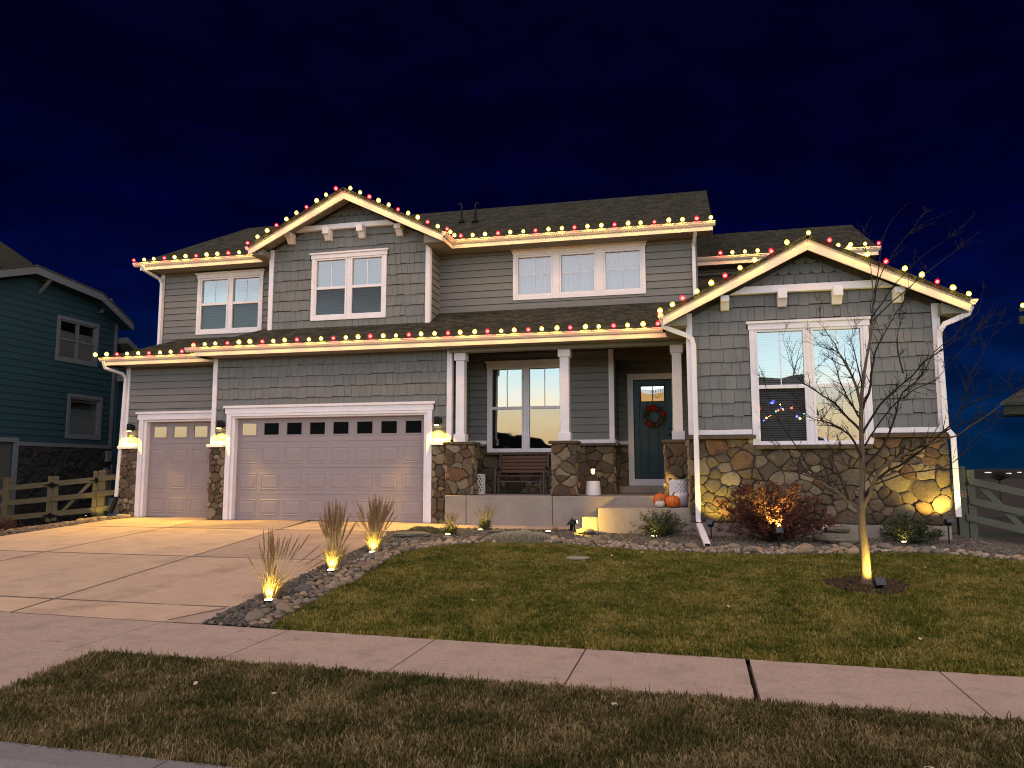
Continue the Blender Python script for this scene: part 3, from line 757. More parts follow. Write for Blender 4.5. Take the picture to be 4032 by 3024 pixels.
def garage_door(x0, x1, Y, n, zb=.495, zt=2.96):
    d = None; hs = [zb, 1.11, 1.745, 2.38, zt]; base = MB()
    base.box(x0, x1, Y+.012, Y+.05, zb, zt)
    d = obj('garage_door', base, GDOOR, H)
    pit = (x1-x0)/n; pw = pit*.82
    for r in range(4):
        s = MB(); z0, z1 = hs[r]+.003, hs[r+1]-.003
        px = [x0+pit*(k+.5) for k in range(n)]
        holes = []
        if r == 3: holes = [(c-pw/2+.055, c+pw/2-.055, z0+.165, z1-.125) for c in px]
        for q in sub_rects((x0, x1, z0, z1), holes): s.box(q[0], q[1], Y, Y+.012, q[2], q[3])
        so = obj('door_section', s, GDOOR, d)
        for c in px:
            m_ = MB(); a, b = c-pw/2, c+pw/2
            if r < 3:
                c0, c1 = z0+.10, z1-.12
                def ring(i, dp): return [(a+i, Y-dp, c0+i), (b-i, Y-dp, c0+i), (b-i, Y-dp, c1-i), (a+i, Y-dp, c1-i)]
                R_ = [ring(0, -.001), ring(.012, .009), ring(.024, .009), ring(.038, .001), ring(.045, .001), ring(.075, .011)]
                for rg in R_: m_.v += rg
                for j in range(5):
                    for i in range(4): m_.f.append((j*4+i, j*4+(i+1) % 4, j*4+4+(i+1) % 4, j*4+4+i))
                m_.f.append((20, 21, 22, 23)); obj('raised_panel', m_, GDOOR, d)
            else:
                h = holes[px.index(c)]; a, b, c0, c1 = h
                fr = MB()
                for q in sub_rects((a-.035, b+.035, c0-.035, c1+.035), [h]): fr.box(q[0], q[1], Y-.010, Y+.002, q[2], q[3])
                fo = obj('window_frame', fr, GDOOR, d); bevel(fo, .004)
                obj('pane', MB().add([(a, Y+.009, c0), (b, Y+.009, c0), (b, Y+.009, c1), (a, Y+.009, c1)], [(0, 1, 2, 3)]), BPANE, d)
    obj('bottom_seal', MB().box(x0, x1, Y+.0, Y+.04, zb-.03, zb-.002), BLACK, d)
    return d
garage_door(-11.02, -6.11, 17.05, 8)

# ---------------- bay B : single garage -------------------------------------------------
FB = FRONT(YB)
wall('wall', FB, XB0, XA0, .40, 4.46, [(-14.06, -11.74, .40, 3.0)])
laps(FB, XB0+.09, XA0, 2.40, 4.40, [(-14.22, -11.6, 2.2, 3.06), (-14.27, -11.6, 3.0, 3.22)], zref=2.40, joints=False)
trim('corner_board', XB0-.03, XB0+.09, YB-.05, YB-.001, 2.37, 4.40)
trim('garage_door_trim', -14.19, -14.06, YB-.045, YB-.001, .495, 3.0)
trim('garage_door_header', -14.23, XA0+.06, YB-.055, YB-.001, 3.0, 3.15); trim('garage_door_header_cap', -14.27, XA0+.06, YB-.09, YB-.001, 3.15, 3.21)
trim('garage_jamb', -14.09, -13.98, YB, YB+.30, .495, 3.0); trim('garage_jamb', -11.76, -11.64, YB, YB+.3, .495, 3.0); trim('garage_jamb', -13.98, -11.76, YB+.001, YB+.3, 2.945, 3.0)
garage_door(-13.98, -11.56, 17.62, 4, .495, 2.95)
veneer(FRONT(YB-.015), XB0-.05, -14.195, .42, 2.25, .19, .9, 13, depth=.055, ls=1.05)
trim('mortar_bed', XB0-.04, -14.20, YB-.014, YB-.002, .42, 2.25, MORT)
trim('stone_ledge', XB0-.12, -14.185, YB-.135, YB-.001, 2.25, 2.31); trim('belly_band', XB0-.03, -14.19, YB-.055, YB-.001, 2.312, 2.40)
obj('wall', MB().box(XB0-.01, XB0+.12, YB+.01, 28, .1, 4.46), SIDE, H); obj('wall', MB().box(XA0, XA0+.1, YA+.141, YB, .45, 4.46), SIDE, H)

# ---------------- C : gable above the garage ---------------------------------------------
FC = FRONT(YC); GPC = gable_planes(-8.35, 8.50)
hC = (-9.34, -7.48, 5.54, 7.04)
wall('wall', FC, XC0, XC1, 5.0, 8.55, [hC], planes=GPC)
hole_tr = (-9.43, -7.39, 5.43, 7.10), (-9.49, -7.33, 7.0, 7.20)
shingles(FC, XC0+.09, XC1-.09, 5.22, 7.78, list(hole_tr), gable_planes(-8.35, 8.42), zref=5.20, prio=.92, seed=8)
scallops(FC, -8.35, 7.92, 3, gable_planes(-8.35, 8.44))
trim('corner_board', XC0-.03, XC0+.09, YC-.05, YC-.001, 5.20, 7.36); trim('corner_board', XC1-.09, XC1+.03, YC-.05, YC-.001, 5.20, 7.34); trim('corner_board', XC1+.001, XC1+.03, YC, YC+.09, 5.25, 7.14)
trim('skirt_board', XC0+.09, XC1-.09, YC-.04, YC-.001, 5.12, 5.22, SIDE)
window(FC, *hC, 2, True, 6.275, 'top', 'blind', lowg=PANED); wtrim(YC, *hC[:2], *hC[2:], sw_=.09, hd=.15, sill=.10)
obj('wall', MB().box(XC1-.1, XC1, YC+.141, YP, 5.0, 7.2), MORT, H)
laps(SIDEP(XC1), YC+.095, YP-.02, 5.2, 7.14, zref=5.2, joints=False)
obj('wall', MB().box(XC0, XC0+.1, YC+.141, YD, 5.0, 7.2), SIDE, H)

# ---------------- D : upper left ------------------------------------------------------------
FD = FRONT(YD); hD = (-13.16, -11.33, 5.47, 6.93)
wall('wall', FD, -14.40, XC0, 4.7, 7.2, [hD])
laps(FD, -14.28, XC0, 4.95, 7.14, [(-13.25, -11.24, 5.37, 6.97), (-13.31, -11.18, 6.9, 7.10)], zref=4.92)
trim('corner_board', -14.43, -14.31, YD-.05, YD-.001, 4.95, 7.14)
window(FD, *hD, 2, True, 6.21, 'top', 'blind', lowg=PANED); wtrim(YD, *hD[:2], *hD[2:], sw_=.09, hd=.16, sill=.10)
obj('wall', MB().box(-14.40, -14.26, YD+.01, 28, 4.4, 7.3), SIDE, H)

# ---------------- E : upper middle wall, three windows ------------------------------------------
FE = FRONT(YP); hE = [(-4.24, -3.33, 5.96, 6.98), (-3.16, -2.26, 5.96, 6.98), (-2.07, -1.16, 5.96, 6.98)]
wall('wall', FE, XC1, XE1, 4.3, 7.25, hE)
laps(FE, XC1+.03, XE1-.03, 5.72, 7.14, [(-4.33, -1.07, 5.86, 7.03), (-4.37, -1.03, 7.0, 7.16)], zref=5.80)
trim('skirt_board', XC1+.03, XE1, YP-.042, YP-.001, 5.60, 5.72, SIDE)
trim('corner_board', XE1-.03, XE1+.02, YP-.05, YP-.001, 5.72, 7.14, SIDE); trim('corner_board', XC1+.001, XC1+.03, YP-.04, YP-.001, 5.6, 7.14, SIDE)
for h in hE: window(FE, *h, 1, False, None, 'cross', 'curtain')
for a, b in ((-4.33, -4.24), (-3.33, -3.16), (-2.26, -2.07), (-1.16, -1.07)): trim('window_trim', a, b, YP-.047, YP-.002, 5.86, 7.03)
for h in hE: trim('window_trim', h[0], h[1], YP-.05, YP-.002, 5.86, 5.96); trim('window_trim', h[0], h[1], YP-.05, YP-.002, 6.98, 7.03)
trim('window_header', -4.35, -1.05, YP-.057, YP-.002, 7.03, 7.11); trim('window_header_cap', -4.38, -1.02, YP-.09, YP-.002, 7.11, 7.155)
wall('wall', SIDEP(XE1), YP, 28, 4.6, 10.0, planes=[(-.5, 1, 7.34-.5*17.95-.12), (.5, 1, 10.0+.5*23.2-.12)], m=SIDE)

# ---------------- porch ---------------------------------------------------------------------------
hP = (-4.91, -3.13, 2.16, 4.20)
wall('wall', FE, XA1, -1.90, 1.0, 4.62, [hP])
laps(FE, XA1+.02, -1.99, 2.40, 4.55, [(-5.0, -3.04, 2.0, 4.23), (-5.08, -2.96, 4.2, 4.38)], zref=2.40)
trim('corner_board', -1.99, -1.87, YP-.05, YP-.001, 2.40, 4.55); trim('corner_board', -1.899, -1.87, YP, YP+.09, 2.40, 4.55)
trim('belly_band', XA1+.02, -5.0, YP-.045, YP-.001, 2.31, 2.40); trim('belly_band', -3.04, -1.87, YP-.052, YP-.001, 2.31, 2.40)
trim('stone_ledge', XA1+.02, -5.0, YP-.13, YP-.001, 2.25, 2.31, STONE, bv=.012); trim('stone_ledge', -3.03, -1.84, YP-.13, YP-.001, 2.25, 2.31, STONE, bv=.012)
window(FE, *hP, 2, True, 3.19, 'top', 'none'); wtrim(YP, *hP[:2], *hP[2:], sw_=.08, hd=.16, sill=.05)
trim('stone_ledge', -5.0, -3.03, YP-.13, YP-.001, 2.045, 2.105, STONE, bv=.012)
veneer(FE, XA1+.02, -1.90, 1.12, 2.25, .27, .55, 21, [(-5.0, -3.04, 2.04, 3)], depth=.045)
obj('wall', MB().box(XA1-.13, XA1, YA+.141, YP, .5, 4.62), MORT, H); laps(SIDEP(XA1), YA+.11, YP-.03, 2.4, 4.4, zref=2.4, joints=False)
FR = SIDEP(-1.90)
obj('wall', MB().box(-2.04, -1.901, YP+.141, YQ, 1.0, 4.62), MORT, H)
laps(FR, YP+.09, YQ-.02, 2.40, 4.55, zref=2.40, joints=False); trim('belly_band', -1.899, -1.85, YP+.0, YQ-.01, 2.31, 2.398); trim('stone_ledge', -1.899, -1.79, YP-.1, YQ, 2.25, 2.308, STONE)
veneer(FR, YP, YQ, 1.12, 2.25, .27, .3, 22)
FQ = FRONT(YQ)
wall('wall', FQ, -1.90, XG0, 1.0, 4.62, [(-1.50, -.56, 1.3, 3.92)])
laps(FQ, -1.87, -1.64, 2.40, 4.55, zref=2.40, joints=False); laps(FQ, -1.64, -.42, 4.08, 4.55, zref=2.40, joints=False); laps(FQ, -.42, XG0, 2.4, 4.55, zref=2.4, joints=False)
trim('belly_band', -1.85, -1.64, YQ-.045, YQ-.001, 2.31, 2.40); trim('stone_ledge', -1.79, -1.64, YQ-.10, YQ-.001, 2.25, 2.308, STONE)
veneer(FQ, -1.88, -1.64, 1.3, 2.25, .24, .3, 23)
trim('door_trim', -1.64, -1.50, YQ-.045, YQ-.001, 1.30, 4.07); trim('door_trim', -.56, -.42, YQ-.045, YQ-.001, 1.30, 4.07); trim('door_trim', -1.50, -.56, YQ-.047, YQ-.001, 3.92, 4.07)
trim('door_sill', -1.50, -.56, YQ-.06, YQ+.05, 1.30, 1.46)
# front door
fd = obj('front_door', MB().box(-1.495, -.565, YQ+.055, YQ+.09, 1.465, 3.915), TEAL, H)
fdm = MB()
for q in sub_rects((-1.49, -.57, 1.47, 3.91), [(-1.33, -.73, 3.36, 3.77), (-1.355, -1.16, 1.62, 3.22), (-1.13, -.93, 1.62, 3.22), (-.90, -.705, 1.62, 3.22)]): fdm.box(q[0], q[1], YQ+.03, YQ+.054, q[2], q[3])
bevel(obj('stile_and_rail', fdm, TEAL, fd), .004)
bevel(obj('window_frame', MB().box(-1.33, -1.31, YQ+.02, YQ+.05, 3.36, 3.77).box(-.75, -.73, YQ+.02, YQ+.05, 3.36, 3.77).box(-1.31, -.75, YQ+.02, YQ+.05, 3.36, 3.38).box(-1.31, -.75, YQ+.02, YQ+.05, 3.75, 3.77).box(-1.04, -1.02, YQ+.02, YQ+.05, 3.38, 3.75), BLACK, fd), .003)
LITW = emis('entry_glow_panel', (1, .52, .14), .85); SKYREFL = emis('sky_reflection_glow', (.95, .93, 1.0), .95)  # flat glowing panels: warm one paints the lit entry, pale one mirrored sky
for a, b in ((-1.31, -1.04), (-1.02, -.75)):
    obj('pane', MB().add([(a, YQ+.042, 3.38), (b, YQ+.042, 3.38), (b, YQ+.042, 3.75), (a, YQ+.042, 3.75)], [(0, 1, 2, 3)]), PANE, fd)
obj('entry_glow_panel', MB().add([(-1.31, YQ+.052, 3.38), (-.75, YQ+.052, 3.38), (-.75, YQ+.052, 3.60), (-.9, YQ+.052, 3.58), (-1.03, YQ+.052, 3.55), (-1.2, YQ+.052, 3.57), (-1.31, YQ+.052, 3.62)], [tuple(range(7))]), LITW, fd)
obj('sky_reflection_glow', MB().add([(-1.31, YQ+.0535, 3.38), (-.75, YQ+.0535, 3.38), (-.75, YQ+.0535, 3.75), (-1.31, YQ+.0535, 3.75)], [(0, 1, 2, 3)]), SKYREFL, fd)
ch = MB()
for s_ in (-1, -.6, -.2, .2, .6, 1):
    ch.tube([(-.92+.0, YQ+.049, 3.47), (-.92+s_*.10, YQ+.049, 3.49), (-.92+s_*.15, YQ+.049, 3.55), (-.92+s_*.145, YQ+.049, 3.60)], .004, 4)
    ch.tube([(-.92+s_*.145, YQ+.049, 3.60), (-.92+s_*.145, YQ+.049, 3.68)], .007, 4)
obj('chandelier', ch, BLACK, fd)
kn = MB().lathe([(.03, 0), (.03, .008), (.012, .012), (.012, .03), (.026, .04), (.028, .055), (.015, .065)], 12); ko = obj('handle', kn, BLACK, fd, True); ko.location = (-.63, YQ+.03, 2.54); ko.rotation_euler.x = R(90)
kd = obj('handle', kn, BLACK, fd, True); kd.location = (-.63, YQ+.03, 2.70); kd.rotation_euler.x = R(90); kd.scale = (.9, .9, .5)
# ceiling, beam, floor slabs, steps
trim('porch_ceiling', XA1, XG0, 16.99, YQ, 4.58, 4.62, SOFF)
trim('porch_beam', XA1, XG0, 16.72, 16.98, 4.36, 4.60, SOFF)
for a, b in ((-5.49, -5.0), (-4.99, -3.06), (-3.05, XG0)):
    o = trim('porch_slab', a, b, 16.60, YP if b < -3 else YQ, .38, 1.12, CONCF, bv=.012)
trim('step', -1.93, XG0, 15.50, 16.595, .30, .935, CONCF, bv=.012); trim('step', -2.25, -1.935, 15.50, 16.595, .30, .75, CONCF, bv=.012)
trim('step', -1.895, XG0-.001, 18.95, YQ-.001, 1.121, 1.298, CONCF, bv=.012)
# stone pedestals with boxed posts
for i, (a, b, sd) in enumerate(((-5.52, -4.89, 31), (-3.10, -2.55, 32), (-.66, XG0-.003, 33))):
    Yf = 16.72; Yb = 17.22
    obj('mortar_bed', MB().box(a+.035, b-.035, Yf+.03, Yb, 1.121, 2.25), MORT, H)
    veneer(FRONT(Yf+.03), a+.0, b-.0, 1.122, 2.25, .26, 1.15, sd, depth=.045)
    if i < 2: veneer(SIDEP(b-.035), Yf+.01, Yb, 1.122, 2.25, .25, .35, sd+10, depth=.045)
    veneer(SIDEN(a+.035), -Yb, -Yf-.01, 1.122, 2.25, .25, .15, sd+20, depth=.04)
    o = obj('pedestal_cap', MB().box(a-.05, b+.04, Yf-.06, Yb+.05, 2.25, 2.315), STONE, H); bevel(o, .014, 2)
    cx_ = (-5.23, -2.815, -.365)[i]; cy_ = 16.95
    p = obj('porch_post', MB().box(cx_-.10, cx_+.10, cy_-.10, cy_+.10, 2.316, 4.36), TRIM, H); bevel(p, .005)
    bevel(obj('post_base', MB().box(cx_-.135, cx_+.135, cy_-.135, cy_+.135, 2.317, 2.50), TRIM, p), .005)
    bevel(obj('post_capital', MB().box(cx_-.135, cx_+.135, cy_-.135, cy_+.135, 4.185, 4.365), TRIM, p), .005)

# ---------------- G : front wing ----------------------------------------------------------------
FG = FRONT(YG); GPG = gable_planes(2.13, 5.90); hG = (1.15, 3.09, 2.17, 4.36)
wall('wall', FG, XG0, XG1, .3, 5.95, [hG], planes=GPG)
htr = [(1.04, 3.20, 2.2, 4.39), (1.0, 3.24, 4.38, 4.52)]
shingles(FG, XG0+.09, XG1-.09, 2.44, 5.06, htr, gable_planes(2.13, 5.74), zref=2.44, prio=1.3, seed=15)
scallops(FG, 2.13, 5.215, 3, gable_planes(2.13, 5.76))
trim('corner_board', XG0-.03, XG0+.09, YG-.05, YG-.001, 2.35, 4.74); trim('corner_board', XG1-.10, XG1+.03, YG-.05, YG-.001, 2.35, 4.72); trim('corner_board', XG1+.001, XG1+.03, YG, YG+.12, 2.35, 4.6)
trim('belly_band', XG0+.09, 1.04, YG-.045, YG-.001, 2.345, 2.44); trim('belly_band', 3.20, XG1-.10, YG-.045, YG-.001, 2.345, 2.44)
trim('stone_ledge', XG0-.05, 1.10, YG-.145, YG-.001, 2.262, 2.335, STONE, bv=.012); trim('stone_ledge', 3.14, XG1+.08, YG-.145, YG-.001, 2.262, 2.335, STONE, bv=.012)
window(FG, *hG, 2, True, 3.25, 'top', 'blind'); wtrim(YG, *hG[:2], *hG[2:], sw_=.10, hd=.16, sill=.03)
trim('stone_ledge', 1.10, 3.14, YG-.145, YG-.001, 2.06, 2.135, STONE, bv=.012)
veneer(FG, XG0-.04, XG1+.04, .68, 2.26, .265, 1.5, 41, [(1.07, 3.17, 2.06, 3)], depth=.05)
veneer(SIDEP(XG1), YG, 17.6, .68, 2.26, .30, .1, 42, depth=.05); veneer(SIDEN(XG0), -17.2, -YG, .94, 2.26, .28, .1, 43, depth=.05)
trim('foundation', XG0-.01, XG1+.01, YG-.03, YG-.001, .25, .675, CONCF, bv=.01)
obj('wall', MB().box(XG0, XG0+.12, YG+.141, YH, .3, 4.62), SIDE, H); obj('wall', MB().box(XG1-.12, XG1, YG+.141, 28, -.5, 4.62), SIDE, H)
# ---------------- H : rear wing wall above the wing roof -------------------------------------------
wall('wall', FRONT(YH), XE1, 4.36, 5.0, 7.05); laps(FRONT(YH), XE1, 4.3, 5.8, 6.95, zref=5.8)
obj('wall', MB().box(4.24, 4.36, YH+.141, 28, 4.0, 7.05), SIDE, H)

# ---------------- roofs ----------------------------------------------------------------------------
def zA(y): return ZE+.02+.5*(y-16.42)
xl = -12.05
t = YD+.05-16.42
roofslab('roof', [(xl, 16.38, zA(16.38)), (-.52, 16.38, zA(16.38)), (2.3, 19.2, zA(19.2)), (2.3, 20.7, zA(20.7)), (.10, 20.7, zA(20.7)), (.10, YD+.05, zA(YD+.05)), (xl+t, YD+.05, zA(YD+.05))])
roofslab('roof', [(xl, 16.38, zA(16.38)), (xl+t, YD+.05, zA(YD+.05)), (xl, YD+.05, zA(16.42))])
def zB(y): return 4.60+.5*(y-16.97)
tb = YD+.05-16.97
roofslab('roof', [(-15.10, 16.93, zB(16.93)), (-11.5, 16.93, zB(16.93)), (-11.5, YD+.05, zB(YD+.05)), (-15.10+tb, YD+.05, zB(YD+.05))])
roofslab('roof', [(-15.10, 16.93, zB(16.93)), (-15.10+tb, YD+.05, zB(YD+.05)), (-15.10+tb, 28, zB(YD+.05)), (-15.10, 28, zB(16.93))])
def zU(y): return ZU+.02+.5*(y-17.84)
roofslab('roof', [(-14.87, 17.80, zU(17.8)), (.50, 17.80, zU(17.8)), (.50, 23.2, zU(23.2)), (-14.87, 23.2, zU(23.2))])
roofslab('roof', [(-14.87, 28.6, zU(17.8)), (.50, 28.6, zU(17.8)), (.50, 23.2, zU(23.2)), (-14.87, 23.2, zU(23.2))])
# gable roofs: (ridge x, ridge z, half span, y front, y back)
for xc, zr, hs_, y0, y1 in ((-8.35, 8.66, 2.60, 17.03, 20.5), (2.13, 6.06, 2.70, 15.0, 20.66)):
    roofslab('roof', [(xc-hs_, y0, zr-.5*hs_), (xc, y0, zr), (xc, y1, zr), (xc-hs_, y1, zr-.5*hs_)], .07); roofslab('roof', [(xc+hs_, y0, zr-.5*hs_), (xc, y0, zr), (xc, y1, zr), (xc+hs_, y1, zr-.5*hs_)], .07)
    # rakes
    h0, h1 = .075, .26
    for s_ in (-1, 1):
        e = xc+s_*(hs_+.0)
        zt = lambda x: zr-.5*abs(x-xc)
        bd = MB().xz([(xc, zt(xc)-.02-h0), (e, zt(e)-.02-h0), (e, zt(e)-h1+.01), (xc, zt(xc)-h1-.02)], y0+.045, y0+.085); bevel(obj('rake_board', bd, GUTT, H), .004)
        md = MB().xz([(xc, zt(xc)-.003), (e, zt(e)-.003), (e, zt(e)-.02-h0-.001), (xc, zt(xc)-.02-h0-.001)], y0+.02, y0+.085); bevel(obj('rake_moulding', md, GUTT, H), .004)
        # sloped soffit behind the rake
        sf = MB().xz([(xc, zt(xc)-.10), (e, zt(e)-.10), (e, zt(e)-.13), (xc, zt(xc)-.13)], y0+.086, (YC if xc < 0 else YG)-.002); obj('soffit', sf, SOFF, H)
        # boxed eave return
        wx = (XC0 if s_ < 0 else XC1) if xc < 0 else (XG0 if s_ < 0 else XG1); zb = 7.14 if xc < 0 else 4.47
        a, b = sorted((e-s_*.02, wx)); zz = zt(e)-.22
        obj('eave_return', MB().xz([(a, zb), (b, zb)]+([(b, zt(b)-.26), (a, zz)] if s_ < 0 else [(b, zz), (a, zt(a)-.26)]), y0+.16, (YP if xc < 0 else YH)), SOFF, H)
def zH(y): return 7.15+.5*(y-20.22)
roofslab('roof', [(.0, 20.18, zH(20.18)), (4.52, 20.18, zH(20.18)), (4.52, 23.35, zH(23.35)), (.0, 23.35, zH(23.35))]); roofslab('roof', [(.0, 28, zH(20.18)), (4.52, 28, zH(20.18)), (4.52, 23.35, zH(23.35)), (.0, 23.35, zH(23.35))])
wall('wall', SIDEP(4.36), YH, 28, 6.5, 9, planes=[(-.5, 1, 7.0-.5*20.22), (.5, 1, 8.6+.5*23.35)], m=SIDE)
# gutters, fascias, soffits
gutter((-12.10, 16.42, ZE), (-.62, 16.42, ZE), (0, -1, 0)); fascia((-11.88, 16.42, 4.555), (-.49, 16.42, 4.555), (0, -1, 0)); trim('soffit', -11.88, -.49, 16.45, YA if 0 else 16.72, 4.452, 4.47, SOFF); trim('soffit', -11.88, XA1, 16.72, YA, 4.452, 4.47, SOFF)
gutter((-11.99, 16.42, ZE), (-11.99, 17.6, ZE), (-1, 0, 0)); obj('eave_return', MB().box(-11.88, XA0-.031, 16.48, YB-.1, 4.452, 4.55), SOFF, H)
gutter((-15.05, 16.97, 4.60), (-11.66, 16.97, 4.60), (0, -1, 0)); fascia((-14.93, 16.97, 4.50), (-11.66, 16.97, 4.50), (0, -1, 0)); trim('soffit', -14.93, XA0-.04, 16.972, YB, 4.40, 4.418, SOFF)
gutter((-15.03, 16.97, 4.60), (-15.03, 27, 4.60), (-1, 0, 0)); obj('soffit', MB().box(-15.03, XB0-.01, 16.99, 27, 4.40, 4.52), SOFF, H)
gutter((-14.90, 17.84, ZU), (-10.98, 17.84, ZU), (0, -1, 0)); fascia((-14.72, 17.84, 7.24), (-10.98, 17.84, 7.24), (0, -1, 0)); trim('soffit', -14.72, -10.7, 17.842, YD, 7.142, 7.16, SOFF)
gutter((-5.75, 17.84, ZU), (.56, 17.84, ZU), (0, -1, 0)); fascia((-5.80, 17.84, 7.24), (.50, 17.84, 7.24), (0, -1, 0)); trim('soffit', XC1, .50, 17.842, YP, 7.142, 7.16, SOFF)
gutter((-5.78, 17.07, ZU), (-5.78, 17.83, ZU), (1, 0, 0)); fascia((-5.78, 17.05, 7.24), (-5.78, 17.81, 7.24), (1, 0, 0)); gutter((-10.93, 17.07, ZU), (-10.93, 17.83, ZU), (-1, 0, 0))
gutter((.10, 20.22, 7.15), (4.56, 20.22, 7.15), (0, -1, 0)); fascia((.10, 20.22, 7.05), (4.50, 20.22, 7.05), (0, -1, 0)); trim('soffit', .1, 4.5, 20.222, YH, 6.95, 6.968, SOFF)
gutter((-.53, 15.04, ZG), (-.53, 16.30, ZG), (-1, 0, 0)); gutter((4.83, 15.04, ZG), (4.83, 20, ZG), (1, 0, 0)); 
# downspouts
def downspout(pts, side=(1, 0, 0), wd=.085, dp=.06):
    o = obj('downspout', MB().rtube(pts, wd, dp, Vector(side)), TRIM, H); bevel(o, .006)
downspout([(-.57, 15.20, 4.60), (-.56, 15.20, 4.47), (-.44, 15.24, 4.41), (-.14, 15.33, 4.30), (-.03, 15.36, 4.23), (.0, 15.365, 4.10), (.0, 15.33, 2.3), (.0, 15.28, .74), (.01, 15.27, .68)], (.2, .98, 0), .07, .09)
o = obj('downspout_extension', MB().rtube([(.01, 15.26, .64), (.06, 14.8, .55), (.14, 13.98, .38)], .105, .075, Vector((1, 0, 0))), TRIM, H); bevel(o, .006)
obj('cable', MB().tube([(.05, 15.37, 1.10), (.12, 15.36, 1.02), (.25, 15.36, .92), (.42, 15.35, .83), (.62, 15.34, .74), (.84, 15.33, .70), (1.05, 15.33, .69)], .006, 5), BLACK, H)
obj('downspout_mouth', MB().box(.095, .185, 13.965, 13.975, .35, .41), BLACK, H); obj('downspout_elbow', MB().rtube([(.01, 15.275, .69), (.01, 15.262, .635)], .098, .07, Vector((1, 0, 0))), BLACK, H)
downspout([(4.88, 15.20, 4.60), (4.82, 15.20, 4.46), (4.60, 15.22, 4.36), (4.44, 15.25, 4.30), (4.37, 15.30, 4.18), (4.36, 15.34, 4.05), (4.38, 15.34, 2.42), (4.47, 15.29, 2.28), (4.47, 15.27, .84)], (.2, .98, 0), .07, .09)
downspout([(.11, 17.86, 7.26), (.11, 17.9, 7.14), (.06, 18.24, 6.94), (.06, 18.27, 6.8), (.06, 18.27, 5.66)], (1, 0, 0), .08, .06)
downspout([(-14.60, 17.74, 7.26), (-14.57, 17.8, 7.14), (-14.40, 18.2, 6.98), (-14.36, 18.26, 6.86), (-14.36, 18.26, 5.0)], (1, 0, 0), .08, .06)
downspout([(-14.93, 16.9, 4.5), (-14.90, 16.95, 4.33), (-14.66, 17.3, 4.22), (-14.62, 17.38, 4.1), (-14.68, 17.40, 2.5), (-14.70, 17.36, 1.0)], (1, 0, 0), .08, .06)
obj('downspout_elbow', MB().rtube([(-14.70, 17.36, 1.0), (-14.69, 17.30, .85), (-14.72, 17.2, .6)], .09, .07, Vector((1, 0, 0))), BLACK, H)
# gable beams with corbels
for F_, Y, pts, corb, zb in ((FC, YC, [(-9.86, 7.77), (-7.13, 7.77), (-7.35, 7.90), (-9.60, 7.90)], ((-10.09, -9.92), (-9.05, -8.88), (-8.12, -7.96), (-7.11, -6.94)), 7.77),
                              (FG, YG, [(.71, 5.06), (3.67, 5.06), (3.40, 5.20), (1.00, 5.20)], ((.53, .69), (1.59, 1.75), (2.57, 2.74), (3.63, 3.80)), 5.06)):
    bevel(obj('gable_beam', MB().xz(pts, Y-.13, Y-.001), TRIM, H), .005)
    for i, (a, b) in enumerate(corb):
        top = zb-.045 if i in (0, 3) else zb+.125
        m_ = MB(); prof = [(0, zb-.30), (-.10, zb-.30), (-.22, zb-.16), (-.30, zb-.16), (-.30, top), (0, top)]
        if i in (1, 2): prof = [(0, zb-.28), (-.10, zb-.28), (-.20, zb-.15), (-.28, zb-.15), (-.28, zb+.03), (-.135, zb+.03), (-.135, top), (0, top)]
        m_.prism([(a, Y+p, z) for p, z in prof], [(b, Y+p, z) for p, z in prof]); bevel(obj('corbel', m_, TRIM, H), .006)
# vent pipes on the roof
for px, py in ((-6.36, 20.55), (-5.92, 20.45)):
    z = zU(py)
    obj('vent_pipe', MB().tube([(px, py, z-.05), (px, py, z+.52), (px+.03*(-1 if px < -6 else 1), py, z+.57), (px+.07*(-1 if px < -6 else 1), py, z+.57), (px+.10*(-1 if px < -6 else 1), py, z+.52)], .026, 10).lathe([(.11, 0), (.07, .06), (.04, .12)], 12, (px, py, z)), BLACK, H, True)
# body of the house so no light leaks through
obj('wall', MB().box(-14.5, 4.3, 27.8, 28, -1, 7.2), SIDE, H)

# put the wall pieces in: the largest 300 of each kind are parts of their own
for nm, L_, m_ in (('shingle', SH, SHNG), ('stone', ST, STONE)):
    L_.sort(key=lambda a: -a[0])
    for pr, mb in L_[:300]:
        o = obj(nm, mb, m_, H, smooth=False)
    if len(L_) > 300:
        # the rest joined, a few tone groups so colour still varies
        for g_ in range(1):
            big = MB()
            for pr, mb in L_[300:]: big.add(mb.v, mb.f)
            if nm == 'stone':
                me = big.mesh('small_stones', mat('veneer_stone_small', (.2, .15, .1), .9, .45, 5.5, .9, 40, grime=.3, gscale=7), False); o = link('small_stones', me, H)
            else: o = obj('small_shingles', big, mat('shingle_siding_paint_plain', (.155, .161, .163), .75, .07, 3, .5, 70, stretch=(3, 3, .6)), H)
            o['kind'] = 'stuff'
print('shingles', len(SH), 'stones', len(ST))

# ================================================================== STRING LIGHTS
WARMC, REDC = (1.0, .64, .07), (1.0, .02, .04)
def halo_shell(name, c, s):  # see-through glowing skin that paints a halo around the bulb core
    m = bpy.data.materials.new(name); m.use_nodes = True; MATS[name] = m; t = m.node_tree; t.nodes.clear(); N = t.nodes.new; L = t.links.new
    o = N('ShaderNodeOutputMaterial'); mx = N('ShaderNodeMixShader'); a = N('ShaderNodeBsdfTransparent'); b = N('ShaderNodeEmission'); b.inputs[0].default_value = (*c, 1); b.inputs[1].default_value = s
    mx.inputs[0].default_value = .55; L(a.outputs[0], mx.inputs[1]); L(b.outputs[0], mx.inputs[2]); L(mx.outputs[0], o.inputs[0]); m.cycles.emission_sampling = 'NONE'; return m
BWS = halo_shell('warm_bulb_halo_shell', (1.0, .62, .04), 3.2); BRS = halo_shell('red_bulb_halo_shell', (1.0, .008, .03), 2.4)
